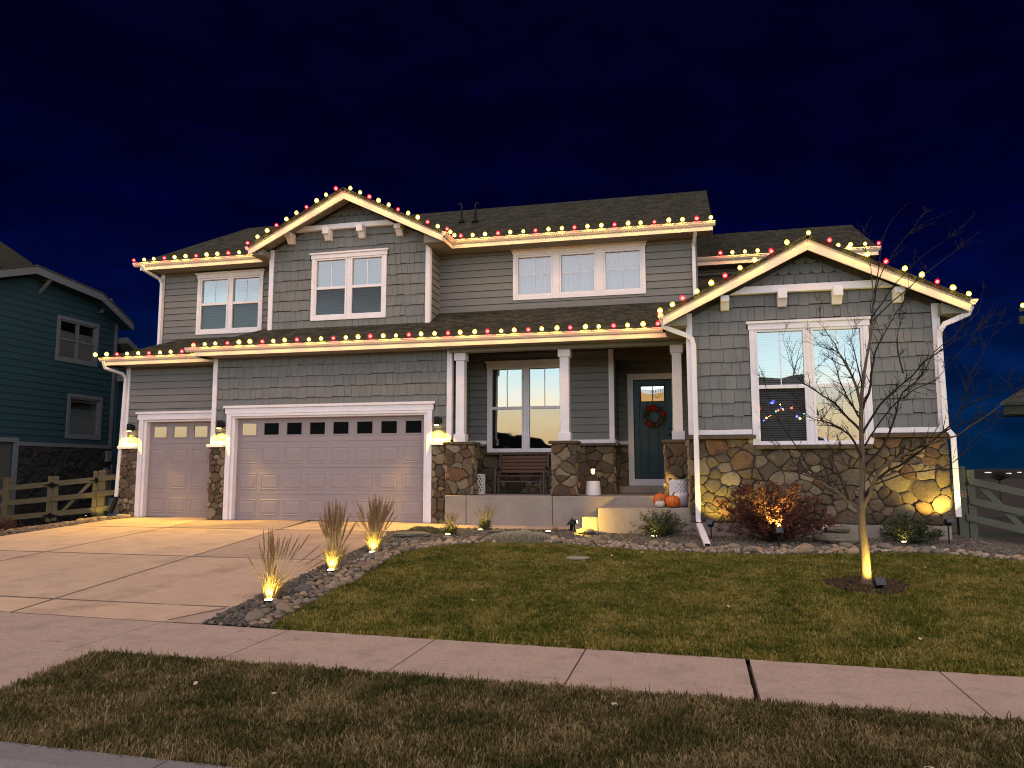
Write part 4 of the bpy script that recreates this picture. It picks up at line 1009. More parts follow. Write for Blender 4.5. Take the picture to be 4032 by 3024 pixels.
BW = emis('warm_bulb_core', (1.0, .88, .50), 24, (.01, .01, .01)); BR_ = emis('red_bulb_core', (1.0, .34, .26), 4.5, (.01, .01, .01))
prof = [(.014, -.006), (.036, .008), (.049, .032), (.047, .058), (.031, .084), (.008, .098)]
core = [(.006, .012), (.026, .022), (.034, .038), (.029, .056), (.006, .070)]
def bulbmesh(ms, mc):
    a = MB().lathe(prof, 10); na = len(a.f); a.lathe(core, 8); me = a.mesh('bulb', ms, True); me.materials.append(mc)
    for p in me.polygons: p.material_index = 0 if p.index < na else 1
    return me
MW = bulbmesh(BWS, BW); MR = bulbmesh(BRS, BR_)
LW = bpy.data.lights.new('bulb_light', 'POINT'); LW.energy = 3.8; LW.color = WARMC; LW.shadow_soft_size = .03
LR = bpy.data.lights.new('bulb_light_red', 'POINT'); LR.energy = 2.6; LR.color = REDC; LR.shadow_soft_size = .03
WIRE = mat('dark_green_wire', (.012, .02, .012), .6, 0)
def string(label, pts, cols_, lean=(0, 0, 1), group='string lights along the roof edges'):
    t = thing('string_lights', label, 'string lights', pts[0], group=group)
    o0 = Vector(pts[0]); wire = MB(); P = []
    for i, p in enumerate(pts):
        v = Vector(p)-o0; P.append(tuple(v+Vector((0, 0, .002))))
        if i+1 < len(pts): P.append(tuple((Vector(p)+Vector(pts[i+1]))/2-o0+Vector((0, -.01, -.022))))
        wire.lathe([(.011, -.02), (.012, .014)], 6, tuple(v))
    wire.tube(P, .0065, 4); obj('wire', wire, WIRE, t)
    for p, c in zip(pts, cols_):
        v = Vector(p)-o0+Vector((0, 0, .014))
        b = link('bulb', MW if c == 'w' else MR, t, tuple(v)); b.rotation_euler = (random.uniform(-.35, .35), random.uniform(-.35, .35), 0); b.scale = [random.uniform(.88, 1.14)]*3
        l = link('bulb_light', LW if c == 'w' else LR, t, tuple(v+Vector((0, -.09, .025))))
def lin(a, b, n): return [tuple(Vector(a).lerp(Vector(b), i/(n-1))) for i in range(n)]
def pat(n, k): return ''.join('r' if (i-k) % 3 == 0 else 'w' for i in range(n))
yf = 16.42-.120
string('longest string of warm and red bulbs, on the gutter above porch and double garage', [(-11.98, 16.50, ZE+.035)]+lin((-11.85, yf, ZE+.02), (-.72, yf, ZE+.02), 37), 'w'+pat(37, 0))
string('short string of bulbs on the lowest gutter at the left end, over the single garage', lin((-15.12, 16.97-.120, 4.62), (-12.25, 16.97-.120, 4.62), 10), pat(10, 2))
string('string of bulbs on the upper left gutter, above the window with blinds', lin((-14.86, 17.84-.120, ZU+.02), (-11.30, 17.84-.120, ZU+.02), 12), pat(12, 0))
rk = [(-8.35+x, 17.01, 8.66-.5*abs(x)-.005) for x in [-2.58+.268*i for i in range(10)]]+[(-8.35+x, 17.01, 8.66-.5*abs(x)-.005) for x in [.22+.253*i for i in range(10)]]
string('string of bulbs up and over the tall gable above the garage', rk, 'rwwrwwrwwr'+'wwrwwrwwrw')
string('string of bulbs on the upper right gutter above the three curtained windows', [(-5.66, 17.12, ZU+.03), (-5.66, 17.40, ZU+.03), (-5.66, 17.66, ZU+.03)]+lin((-5.50, yf+1.42, ZU+.02), (.45, yf+1.42, ZU+.02), 20), 'rww'+pat(20, 0))
string('string of bulbs on the rear gutter behind the front wing gable', lin((.72, 20.115, 7.175), (4.50, 20.115, 7.175), 13), 'rwwwrwrwrwwwr')
rg = [(2.13+x, 14.98, 6.06-.5*abs(x)-.005) for x in [-2.52, -2.30, -2.05, -1.77, -1.50, -1.22, -.95, -.66, -.36, .03]]+[(2.13+x, 14.98, 6.06-.5*abs(x)-.005) for x in [.38, .70, 1.02, 1.33, 1.62, 1.90, 2.16, 2.42, 2.66]]
string('string of bulbs over the low gable of the front wing, right of the door', rg, 'wrwwrwwrww'+'rwwrwwrww')
string('stub of bulbs running back along the wing side gutter to the porch corner', lin((-.63, 15.12, ZG+.02), (-.63, 16.16, ZG+.02), 5), 'wrwwr')

# ================================================================== WALL LANTERNS (part of the house)
LENS = emis('lamp_lens', (1, .62, .16), 16)
for x, Y in ((-14.40, YB), (-11.37, YA), (-5.76, YA)):
    y = Y-.13
    s = obj('wall_lamp', MB().lathe([(.056, 2.715), (.060, 2.72), (.060, 2.885), (.052, 2.90)], 18, (x, y, 0)), BLACK, H, True)
    obj('bracket', MB().box(x-.0, x+.10, y-.03, Y-.035, 2.745, 2.86).box(x-.05, x+.05, Y-.06, Y-.03, 2.72, 2.88), BLACK, s)
    obj('lens', MB().lathe([(.050, 2.697), (.052, 2.714)], 16, (x, y, 0)), LENS, s)
    light('lamp_light', 'SPOT', (x, y, 2.68), 370, (1, .60, .03), H, .04, 124, (0, -.22, -1), .5)

# ================================================================== PORCH THINGS
def at(t, name, mb, m, smooth=False, bv=0):
    o = obj(name, mb, m, t, smooth)
    if bv: bevel(o, bv)
    return o
b = thing('bench', 'red brown slatted bench with iron arms under the porch window', 'bench', (-4.03, 17.95, 1.12))
for i in range(5):
    z = .50+i*.083; y = .18+.02*i; at(b, 'back_slat', MB().add([(-.55, y, z), (.55, y, z), (.55, y+.012, z+.070), (-.55, y+.012, z+.070), (-.55, y+.022, z), (.55, y+.022, z), (.55, y+.034, z+.070), (-.55, y+.034, z+.070)], [(0, 1, 2, 3), (7, 6, 5, 4), (0, 4, 5, 1), (1, 5, 6, 2), (2, 6, 7, 3), (3, 7, 4, 0)]), BENCH, bv=.003)
for i in range(5): at(b, 'seat_slat', MB().box(-.55, .55, -.28+i*.088, -.28+i*.088+.07, .41-.004*i, .435-.004*i), BENCH, bv=.003)
for s_ in (-1, 1):
    x = s_*.58
    at(b, 'arm_frame', MB().rtube([(x, -.30, 0), (x, -.29, .3), (x, -.27, .55), (x, -.18, .62), (x, 0, .63), (x, .17, .60)], .045, .035).rtube([(x, .26, 0), (x, .20, .3), (x, .19, .5), (x, .27, .93)], .045, .035).rtube([(x, -.28, .40), (x, .2, .38)], .04, .03), IRON)
    at(b, 'leg', MB().rtube([(s_*.50, -.26, 0), (s_*.50, -.25, .40)], .03, .03), IRON)
at(b, 'stretcher', MB().box(-.56, .56, -.27, -.24, .28, .31), IRON)
t = thing('garden_stool', 'white pierced ceramic stool half hidden by the left stone pedestal', 'stool', (-5.02, 17.75, 1.12))
m_ = MB()
for k in range(12):
    for s_ in (1, -1): m_.tube([(.13*math.cos(2*math.pi*k/12+s_*a), .13*math.sin(2*math.pi*k/12+s_*a), .03+.40*a/1.6) for a in [i*.2 for i in range(9)]], .015, 5)
at(t, 'lattice_body', m_, CERA, True); at(t, 'top', MB().lathe([(.11, .42), (.145, .43), (.145, .455), (.12, .47)], 20), CERA, True); at(t, 'foot', MB().lathe([(.14, 0), (.145, .01), (.145, .035), (.12, .04)], 20), CERA, True)
t = thing('planter', 'upturned white tapered pot on the porch with the small lantern standing in it', 'planter', (-2.24, 17.15, 1.12))
at(t, 'pot', MB().lathe([(.165, 0), (.172, .02), (.168, .03), (.150, .30), (.146, .315), (.12, .318), (.115, .28), (.02, .27)], 28, fn=lambda a, j, k: 1+.012*((k+j) % 2)), CERA, True)
l = thing('lantern', 'small glowing solar lantern on a thin stake above the white tapered pot', 'lantern', (-2.24, 17.15, 1.40))
at(l, 'stake', MB().tube([(0, 0, -.005), (0, 0, .17)], .008, 6), BLACK)
GLOW = emis('lantern_glow', (1, .70, .28), 2.2)
at(l, 'glowing_glass', MB().lathe([(.020, .18), (.042, .215), (.048, .30), (.046, .305)], 8), GLOW)
cg = MB()
for k in range(6): a = k*math.pi/3; cg.tube([(.022*math.cos(a), .022*math.sin(a), .175), (.046*math.cos(a), .046*math.sin(a), .213), (.052*math.cos(a), .052*math.sin(a), .305)], .005, 4)
cg.lathe([(.052, .305), (.062, .312), (.058, .325), (.02, .345)], 8).lathe([(.006, .165), (.024, .182)], 8)
at(l, 'cage', cg, BLACK); light('lantern_light', 'POINT', (0, -.08, .25), 1.2, (1, .65, .25), l, .03)
t = thing('planter', 'wide low white bowl planter with chevron relief, under the diamond cut one', 'planter', (-.37, 16.22, .937))
at(t, 'bowl', MB().lathe([(.13, 0), (.165, .02), (.188, .10), (.196, .20), (.196, .285), (.185, .285), (.17, .20), (.02, .18)], 32, fn=lambda a, j, k: 1+(.010 if (j+k) % 2 else 0)), CERA, True)
t = thing('planter', 'tall white diamond cut planter stacked in the wide bowl planter', 'planter', (-.385, 16.26, 1.13))
m_ = MB(); m_.lathe([(.150, 0), (.162, .02), (.164, .335), (.166, .35), (.150, .35), (.14, .2), (.02, .18)], 32)
for j in range(-1, 7):
    for k in range(16):
        a0 = 2*math.pi*(k+.5*(j % 2))/16; da = math.pi/16; zc = .055+.043*(j+.5)+.0
        P4 = [(a0-da, zc), (a0, max(.012, zc-.043)), (a0+da, zc), (a0, min(.335, zc+.043))]
        if zc < .02 or zc > .33: continue
        m_.add([(.163*math.cos(a), .163*math.sin(a), z) for a, z in P4]+[(.188*math.cos(a0), .188*math.sin(a0), zc)], [(0, 1, 4), (1, 2, 4), (2, 3, 4), (3, 0, 4)])
at(t, 'pot', m_, CERA)
def pumpkin(name, label, loc, r, h, m, ribs=11, seed=0):
    t = thing(name, label, 'pumpkin', loc)
    pf = [(.05, .06*h), (.45*r, 0), (.80*r, .10*h), (r, .42*h), (.93*r, .72*h), (.60*r, .95*h), (.22*r, 1.0*h), (.06*r, .93*h)]
    at(t, 'body', MB().lathe(pf, 66, fn=lambda a, j, k: 1-.07*abs(math.cos(a*ribs/2+seed))**3.0*(1 if 0 < j < 7 else 0)), m, True)
    at(t, 'stem', MB().tube([(0, 0, .92*h), (.005, 0, 1.05*h), (.02, -.01, 1.18*h), (.045, -.01, 1.26*h)], [.028, .019, .016, .018], 7), STEM, True)
pumpkin('pumpkin', 'orange pumpkin in front of the white planters, nearest the downspout', (-.485, 15.80, .937), .152, .235, ORAN)
pumpkin('pumpkin', 'orange pumpkin behind the speckled one, left of the white planters', (-.735, 16.10, .937), .160, .27, ORAN, seed=1)
pumpkin('pumpkin', 'small black and white speckled pumpkin at the feet of the two orange ones', (-.735, 15.80, .937), .105, .135, WPUM, 9)
t = thing('wreath', 'round christmas wreath with red flowers hanging on the dark front door', 'wreath', (-1.00, YQ+.025, 3.00))
rw = random.Random(5); m_ = MB()
for i in range(900):
    a = rw.uniform(0, 6.283); rr = .215+rw.gauss(0, .035); c = Vector((rr*math.cos(a), -.03+rw.gauss(0, .018), rr*math.sin(a))); d = Vector((rw.gauss(0, 1), -abs(rw.gauss(0, .7)), rw.gauss(0, 1))).normalized(); q = d.cross(Vector((rw.gauss(0, 1), rw.gauss(0, 1), rw.gauss(0, 1)))).normalized()*.009; ln = rw.uniform(.05, .10)
    m_.add([tuple(c-q), tuple(c+q), tuple(c+d*ln)], [(0, 1, 2)])
m_.tube([(.215*math.cos(a), -.01, .215*math.sin(a)) for a in [i*math.pi/12 for i in range(25)]], .035, 6)
at(t, 'foliage', m_, mat('wreath_needles', (.06, .085, .045), .7, .4, 40))
RF = mat('red_felt_petal', (.30, .015, .015), .6, .25, 30)
for a, rr in ((2.25, .235), (1.75, .23), (.30, .24), (1.35, .18), (4.2, .23)):
    m_ = MB(); c = Vector((rr*math.cos(a), -.075, rr*math.sin(a)))
    for k in range(8):
        b_ = k*math.pi/4; d = Vector((math.cos(b_), 0, math.sin(b_))); q = Vector((-math.sin(b_), 0, math.cos(b_)))
        m_.add([tuple(c), tuple(c+d*.045+q*.022+Vector((0, -.018, 0))), tuple(c+d*.085+Vector((0, .0, 0))), tuple(c+d*.045-q*.022+Vector((0, -.018, 0)))], [(0, 1, 2, 3)])
    at(t, 'flower', m_, RF)
for a in (-.6, 3.6, 5.0): at(t, 'bauble', MB().lathe([(.006, -.026), (.02, -.018), (.026, 0), (.02, .018), (.006, .026)], 10, (.22*math.cos(a), -.07, .22*math.sin(a))), mat('red_bauble', (.45, .02, .02), .2, 0, spec=.8), True)
# spot on the landing, tucked behind the planters, lighting the pedestal
t = thing('spotlight', 'small black spotlight clipped behind the diamond cut planter, lighting the pedestal edge', 'spotlight', (-.545, 16.42, 1.46))
at(t, 'head', MB().rtube([(-.015, 0, .04), (.05, -.02, -.01)], .055, .05, Vector((0, 1, 0))), BLACK, bv=.004); at(t, 'stake', MB().tube([(.03, 0, 0), (.05, 0, -.42)], .007, 5), BLACK)
light('spot_light', 'SPOT', (-.03, .0, .05), 22, (1, .66, .18), t, .015, 110, (-.25, .75, -.35))

# ================================================================== GARDEN LIGHTS
GL = emis('garden_light_lens', (1, .80, .32), 14)
def disc_light(label, x, y, power, aim=(0, .15, 1), spot=140):
    t = thing('ground_light', label, 'ground light', (x, y, gh(x, y)), group='small solar lights in the planting bed')
    at(t, 'housing', MB().lathe([(.045, -.02), (.05, 0), (.058, .022), (.056, .03), (.046, .034)], 18), BLACK, True)
    at(t, 'lens', MB().lathe([(.050, .0335), (.048, .040), (.03, .046), (.004, .047)], 16), GL, True)
    light('ground_light_lamp', 'SPOT', (0, -.02, .07), power, (1, .74, .14), t, .03, spot, aim, .8)
disc_light('glowing white disc light at the foot of the nearest tall dry grass', -4.98, 8.47, 26)
disc_light('disc light at the foot of the middle tall dry grass', -5.20, 10.51, 24)
disc_light('disc light at the foot of the farthest tall dry grass by the driveway', -5.31, 12.24, 26)
disc_light('disc light in the seed head plant left of the silver ground cover', -4.36, 15.52, 18)
disc_light('disc light in the low plant near the driveway, behind the cobbles', -4.80, 14.72, 16)
disc_light('lone disc light in the gravel between ground cover and solar spotlight', -2.93, 15.45, 3)
disc_light('disc light in front of the rose bush below the steps', -.82, 15.02, 8)
disc_light('disc light under the green bush at the right end of the stone wall', 3.47, 14.85, 10)
def spot(label, x, y, h, aim, power, rz=0, ang=80, tilt=.5, panel=True, blend=.5, r=.02):
    t = thing('spotlight', label, 'spotlight', (x, y, gh(x, y)), group='black solar spotlights on stakes')
    at(t, 'stake', MB().tube([(0, 0, -.1), (0, 0, h)], .012, 6), BLACK)
    a = Vector(aim).normalized(); up = Vector((0, 0, h))
    hd = MB().rtube([tuple(up-a*.045+Vector((0, 0, .03))), tuple(up+a*.055+Vector((0, 0, .03)))], .09, .065, Vector((a.y, -a.x, 0)) if abs(a.z) < .95 else Vector((1, 0, 0)))
    at(t, 'head', hd, BLACK, bv=.005)
    if panel:
        q = Vector((-a.x, -a.y, .0)).normalized(); c = up+q*.07+Vector((0, 0, .075))
        sd = Vector((q.y, -q.x, 0)); v = (Vector((0, 0, 1))*.8-q*.45).normalized() if tilt else Vector((0, 0, 1))
        m_ = MB(); A = [c+sd*.065*s1+v*.05*s2 for s1, s2 in ((-1, -1), (1, -1), (1, 1), (-1, 1))]; m_.prism([tuple(p) for p in A], [tuple(p+sd.cross(v)*.012) for p in A])
        at(t, 'solar_panel', m_, mat('solar_panel', (.008, .014, .03), .25, .1, 20, spec=.6), bv=.002)
    f = a*.058; g_ = MB(); c = up+f+Vector((0, 0, .03)); s1 = a.orthogonal().normalized(); s2 = a.cross(s1)
    g_.add([tuple(c+s1*.03*math.cos(k*.785)+s2*.03*math.sin(k*.785)) for k in range(8)], [tuple(range(8))]); at(t, 'lens', g_, GL)
    light('spot_light', 'SPOT', tuple(c+a*.015), power, (1, .74, .13), t, r, ang, tuple(a), blend)
    return t
spot('black stake spotlight lighting the stone wall beside the downspout', .22, 14.93, .25, (.25, .55, .75), 66, ang=110)
spot('black stake spotlight at the right corner of the stone wall', 4.20, 14.95, .34, (-.16, .5, .85), 120, ang=115)
spot('blue black spotlight at the foot of the red leaved bush', 1.33, 14.16, .22, (-.1, .45, .9), 230, ang=95)
spot('spotlight on a stake in the mulch, aimed up the young tree trunk', 2.17, 10.70, .05, (-.16, .62, .70), 90, ang=118, r=.012, blend=1.0)
t = spot('black solar spotlight in the gravel left of the steps', -2.46, 15.85, .14, (.9, -.12, .2), 34, ang=120)
spot('small spotlight lighting the foot of the left gate posts', -15.60, 17.35, .06, (.0, .6, .6), 13, ang=90, panel=False)
t = thing('solar_panel_on_stake', 'tilted square solar panel on a dark stake left of the steps', 'solar panel', (-2.51, 15.72, gh(-2.5, 15.7)))
at(t, 'stake', MB().tube([(0, 0, -.1), (0, 0, .14)], .018, 6).rtube([(0, 0, .0), (.02, 0, .16)], .07, .05), BLACK)
at(t, 'panel', MB().add([(-.085, -.06, .125), (.055, -.07, .165), (.085, .05, .235), (-.05, .06, .195), (-.085, -.06, .14), (.055, -.07, .18), (.085, .05, .25), (-.05, .06, .21)], [(3, 2, 1, 0), (4, 5, 6, 7), (0, 1, 5, 4), (1, 2, 6, 5), (2, 3, 7, 6), (3, 0, 4, 7)]), mat('solar_panel', (.008, .014, .03), .25), bv=.003)
# extra lamp without a fixture, added to brighten side and front of both steps
light('added_step_light', 'SPOT', (-2.44, 15.22, .62), 115, (1, .60, .06), None, .02, 150, (1, .30, .02))
bpy.data.objects['added_step_light'].parent = t; bpy.data.objects['added_step_light'].location = Vector((-2.44, 15.22, .62))-t.location

# ================================================================== COBBLE BORDER
INNER = [(-4.59, 7.40), (-4.96, 8.36), (-4.90, 8.98), (-5.1, 9.8), (-5.23, 10.38), (-5.3, 11.39), (-5.39, 12.83), (-5.19, 13.85), (-4.82, 14.49), (-3.91, 14.51), (-2.9, 14.7), (-2.3, 14.65), (-1.46, 14.30), (-.45, 14.15), (.91, 14.05), (1.89, 14.25), (2.9, 14.4), (3.68, 14.3), (4.3, 13.95), (4.9, 13.6), (6.1, 13.0), (9, 11.85), (14, 10.3)]
def inpoly(x, y, P):
    c = False; j = len(P)-1
    for i in range(len(P)):
        if ((P[i][1] > y) != (P[j][1] > y)) and x < (P[j][0]-P[i][0])*(y-P[i][1])/(P[j][1]-P[i][1])+P[i][0]: c = not c
        j = i
    return c
strip_ = EDGE+INNER[::-1]
border = structure(link('cobble_border', None, None, (0, 0, 0)))
rc = random.Random(12); placed = []; tries = 0
grid = {}
while tries < 26000 and len(placed) < 900:
    tries += 1
    x, y = rc.uniform(-5.5, 8.5), rc.uniform(7.38, 14.8)
    if not inpoly(x, y, strip_): continue
    de = min((Vector((x, y))-(Vector(a)+(Vector(b)-Vector(a))*max(0, min(1, (Vector((x, y))-Vector(a)).dot(Vector(b)-Vector(a))/((Vector(b)-Vector(a)).length_squared))))).length for a, b in zip(EDGE[:-1], EDGE[1:]))
    if -4.0 < x < -2.7 and 13.7 < y < 14.6 and de > .05: continue
    if de > .30 and rc.random() < .55+de*.5: continue
    r = rc.choice((.04, .045, .05, .055, .06, .07, .085, .10)) if tries < 5000 else rc.uniform(.03, .05)
    key = (int(x*3), int(y*3)); ok = True
    for i in (-1, 0, 1):
        for j in (-1, 0, 1):
            for (qx, qy, qr) in grid.get((key[0]+i, key[1]+j), ()):
                if (x-qx)**2+(y-qy)**2 < (.80*(r+qr))**2: ok = False
    if ok: grid.setdefault(key, []).append((x, y, r)); placed.append((x, y, r))
protos = []
for s in range(10):
    m_ = MB(); blob(m_, (0, 0, 0), (1.12+.25*(s % 3)*.5, .92, .66), 10, 7, seed=s+3, rough=.13); protos.append(m_.mesh('cobble', COB, True))
placed.sort(key=lambda p: -(p[2]/math.hypot(p[0], p[1])))
big = MB()
for i, (x, y, r) in enumerate(placed):
    z = gh(x, y)+r*.36+rc.uniform(0, .015)
    M_ = Matrix.Translation((x, y, z)) @ Matrix.Rotation(rc.uniform(0, 6.28), 4, 'Z') @ Matrix.Rotation(rc.uniform(-.35, .35), 4, 'X') @ Matrix.Rotation(rc.uniform(-.35, .35), 4, 'Y') @ Matrix.Scale(r, 4)
    me = protos[i % 10]
    if i < 300:
        o = link('cobble', me, border); o.matrix_world = M_; o.matrix_parent_inverse = Matrix()
        o.location, o.rotation_euler, o.scale = M_.to_translation(), M_.to_euler(), M_.to_scale()
    else: big.add([tuple(M_ @ v.co) for v in me.vertices], [tuple(p.vertices) for p in me.polygons])
o = link('small_cobbles', big.mesh('small_cobbles', mat('river_stone_small', (.30, .24, .19), .8, .45, 7, .5, 50, grime=.15, gscale=9), True), border); o['kind'] = 'stuff'
print('cobbles', len(placed))
side = structure(link('side_cobble_border', None)); ns = 0
rs_ = random.Random(4); pl2 = []
while ns < 60:
    if ns < 26: x, y, r = rs_.uniform(-15.6, -14.15), rs_.uniform(17.0, 17.38)-.0, rs_.uniform(.06, .11)
    else: k = rs_.random(); x, y, r = -14.25-.5*rs_.random()-.3*k, 13.2+3.9*k, rs_.uniform(.04, .08)
    if all((x-a)**2+(y-b_)**2 > (.75*(r+c))**2 for a, b_, c in pl2) or rs_.random() < .02:
        pl2.append((x, y, r)); o = link('cobble', protos[ns % 10], side, (x, y, gh(x, y)+r*.4)); o.rotation_euler = (rs_.uniform(-.3, .3), rs_.uniform(-.3, .3), rs_.uniform(0, 6)); o.scale = (r*1.2, r, r*.75); ns += 1
# ---- flat rocks, valve cover, boulder stack
def flatrock(name, label, cat, loc, sx, sy, sz, rz, seed, m=SLATE, group=None):
    m_ = MB(); blob(m_, (0, 0, sz*.5), (sx, sy, sz*.62), 12, 6, seed=seed, rough=.16)
    m_.v = [(a, b_, max(0, min(c, sz*(.93+.07*noise.noise(Vector((a*6, b_*6, seed)))))))for a, b_, c in m_.v]
    o = obj(name, m_, m, None); o.location = loc; o.rotation_euler.z = rz; tag(o, label, cat, group); bevel(o, .01); return o
flatrock('flat_rock', 'long flat garden stone at the front of the low green mat, near the driveway', 'rock', (-5.45, 14.45, gh(-5.4, 14.4)), .36, .18, .11, .25, 3)
flatrock('flat_rock', 'small dark flat stone between the seed head plant and silver ground cover', 'rock', (-3.95, 15.25, gh(-3.9, 15.2)), .20, .12, .08, .1, 5)
flatrock('flat_rock', 'dark wedge shaped stone lying behind the solar panel by the steps', 'rock', (-2.14, 15.30, gh(-2.2, 15.3)), .22, .14, .12, -.5, 8, mat('dark_garden_stone', (.10, .095, .085), .9, .2, 8, .6, 40))
flatrock('boulder', 'big flat boulder under the smaller one, left of the tree', 'rock', (2.36, 14.72, gh(2.3, 14.7)), .40, .22, .20, -.1, 9)
flatrock('boulder', 'smaller flat boulder lying on the big one, left of the tree', 'rock', (2.40, 14.78, gh(2.3, 14.7)+.185), .22, .14, .12, .1, 11)
t = thing('camera_box', 'small white box fixture perched on the stacked boulders', 'box', (2.17, 14.78, gh(2.3, 14.7)+.20))
at(t, 'body', MB().box(-.045, .045, -.04, .04, .02, .12), CERA, bv=.01); at(t, 'dark_window', MB().box(-.022, .022, -.043, -.0405, .04, .07), BLACK); at(t, 'foot', MB().box(-.02, .02, -.02, .02, -.02, .0195), BLACK)
t = thing('valve_cover', 'flat oval irrigation valve cover lying in the lawn', 'valve cover', (-1.87, 12.34, gh(-1.87, 12.34)+.012))
at(t, 'rim', MB().lathe([(.19, 0), (.19, .022), (.172, .026), (.17, .0)], 28), COVER, True); at(t, 'lid', MB().lathe([(.168, .0), (.168, .020), (.155, .027), (.01, .028)], 28), COVER, True)
# fallen leaves
LEAFLAB = ['tan leaf in the near grass strip, left of centre', 'leaf in the near grass strip touching the sidewalk edge', 'large pale leaf in the near grass strip below the wide sidewalk crack', 'leaf on the lawn just above the wide sidewalk crack',
 'leaf on the lawn right of the oval valve cover', 'leaf on the lawn in front of the oval valve cover', 'leaf on the lawn right of the tree, near the cobbles', 'leaf on the lawn near the nearest tall dry grass', 'curled leaf in the near grass strip at far right',
 'leaf at the left end of the lawn by the cobble curve', 'leaf on the lawn below the silver ground cover', 'leaf lying on the concrete sidewalk', 'leaf in the near grass strip by the driveway apron', 'leaf on the lawn in front of the tree', 'leaf on the lawn just right of the mulch ring', 'small leaf on the lawn below the rose bush']
for i, (x, y, s_) in enumerate(((-3.0, 5.2, 1), (-.6, 5.6, .8), (1.2, 4.9, .9), (.3, 9.2, .7), (-1.35, 12.5, .7), (-1.1, 11.8, .6), (3.1, 12.2, .8), (-2.6, 8.9, .8), (2.9, 5.1, .9), (-3.9, 12.6, .7), (-2.3, 13.2, .8), (-1.2, 7.0, .7), (-3.7, 5.3, .8), (2.0, 8.2, .8), (3.3, 11.2, .9), (-.9, 12.9, .6))):
    m_ = MB().add([(-.03, 0, .0), (-.01, -.018, .012), (.022, -.012, .004), (.035, .004, .012), (.015, .02, .004), (-.015, .018, .014)], [(0, 1, 2, 3, 4, 5)])
    o = obj('fallen_leaf', m_, LEAFD); o.location = (x, y, gh(x, y)+(.012 if 6.1 < y < 7.35 else .05)); o.rotation_euler = (random.uniform(-.5, .5), random.uniform(-.5, .5), random.uniform(0, 6)); o.scale = (s_, s_, s_)
    tag(o, LEAFLAB[i], 'leaf', 'fallen leaves')

# ================================================================== PLANTS
def feather(label, x, y, h, n, lean, seed, plume=1.0, spread=.5, nplume=26):
    rr = random.Random(seed); t = thing('feather_reed_grass', label, 'ornamental grass', (x, y, gh(x, y)), group='tall dry ornamental grasses beside the driveway')
    stems = MB(); pl = MB(); bl = MB()
    for i in range(n):
        a = rr.uniform(0, 6.283); r0 = rr.uniform(0, .075); out = rr.uniform(.02, spread)*h*rr.random()**.6
        d = Vector((math.cos(a)+lean, math.sin(a)*.8, 0)); hh = h*rr.uniform(.62, 1.0)*(1-.25*out/h)
        p = [Vector((r0*math.cos(a), r0*math.sin(a), 0))+d*out*(k/4)**1.6+Vector((0, 0, hh*k/4)) for k in range(5)]
        stems.tube([tuple(q) for q in p], [.0032, .0028, .0022, .0018, .0012], 3, False)
        if i < nplume*plume:
            top = p[4]; dr = (p[4]-p[3]).normalized(); ln = rr.uniform(.26, .40)*h
            base = top-dr*ln*.75
            for k in range(120):
                f = k/120; c = base+dr*ln*f*1.1; wd = .024*math.sin(math.pi*min(1, f+.08))**.7*(h/.85)
                a2 = rr.uniform(0, 6.283); o_ = dr.orthogonal().normalized(); o2 = dr.cross(o_); od = (o_*math.cos(a2)+o2*math.sin(a2))
                tip = c+od*wd*rr.uniform(.6, 1.3)+dr*.045; s_ = od.cross(dr)*.0034
                pl.add([tuple(c-s_), tuple(c+s_), tuple(tip)], [(0, 1, 2)])
    for i in range(int(n*2.6)):
        a = rr.uniform(0, 6.283); r0 = rr.uniform(0, .09); ln = h*rr.uniform(.22, .62); d = Vector((math.cos(a)+lean*.6, math.sin(a), 0)); s_ = Vector((-math.sin(a), math.cos(a), 0))*.0042
        o = Vector((r0*math.cos(a), r0*math.sin(a), 0)); m1 = o+d*ln*.22+Vector((0, 0, ln*.62)); m2 = o+d*ln*rr.uniform(.4, .9)+Vector((0, 0, ln*rr.uniform(.55, .95)))
        bl.add([tuple(o-s_), tuple(o+s_), tuple(m1+s_*.8), tuple(m1-s_*.8), tuple(m2)], [(0, 1, 2, 3), (3, 2, 4)])
    at(t, 'stems', stems, STRAW); at(t, 'plumes', pl, PLUME); at(t, 'blades', bl, STRAW)
feather('nearest tall dry grass, its plumes leaning right over the cobbles', -5.03, 8.60, .76, 64, .55, 1, 1, .62, 30)
feather('middle tall dry grass with upright plumes', -5.22, 10.66, .93, 110, .10, 2, 1, .32, 60)
feather('farthest tall dry grass, wide and bushy, in front of the garage door', -5.34, 12.40, .90, 130, .05, 3, 1, .42, 80)
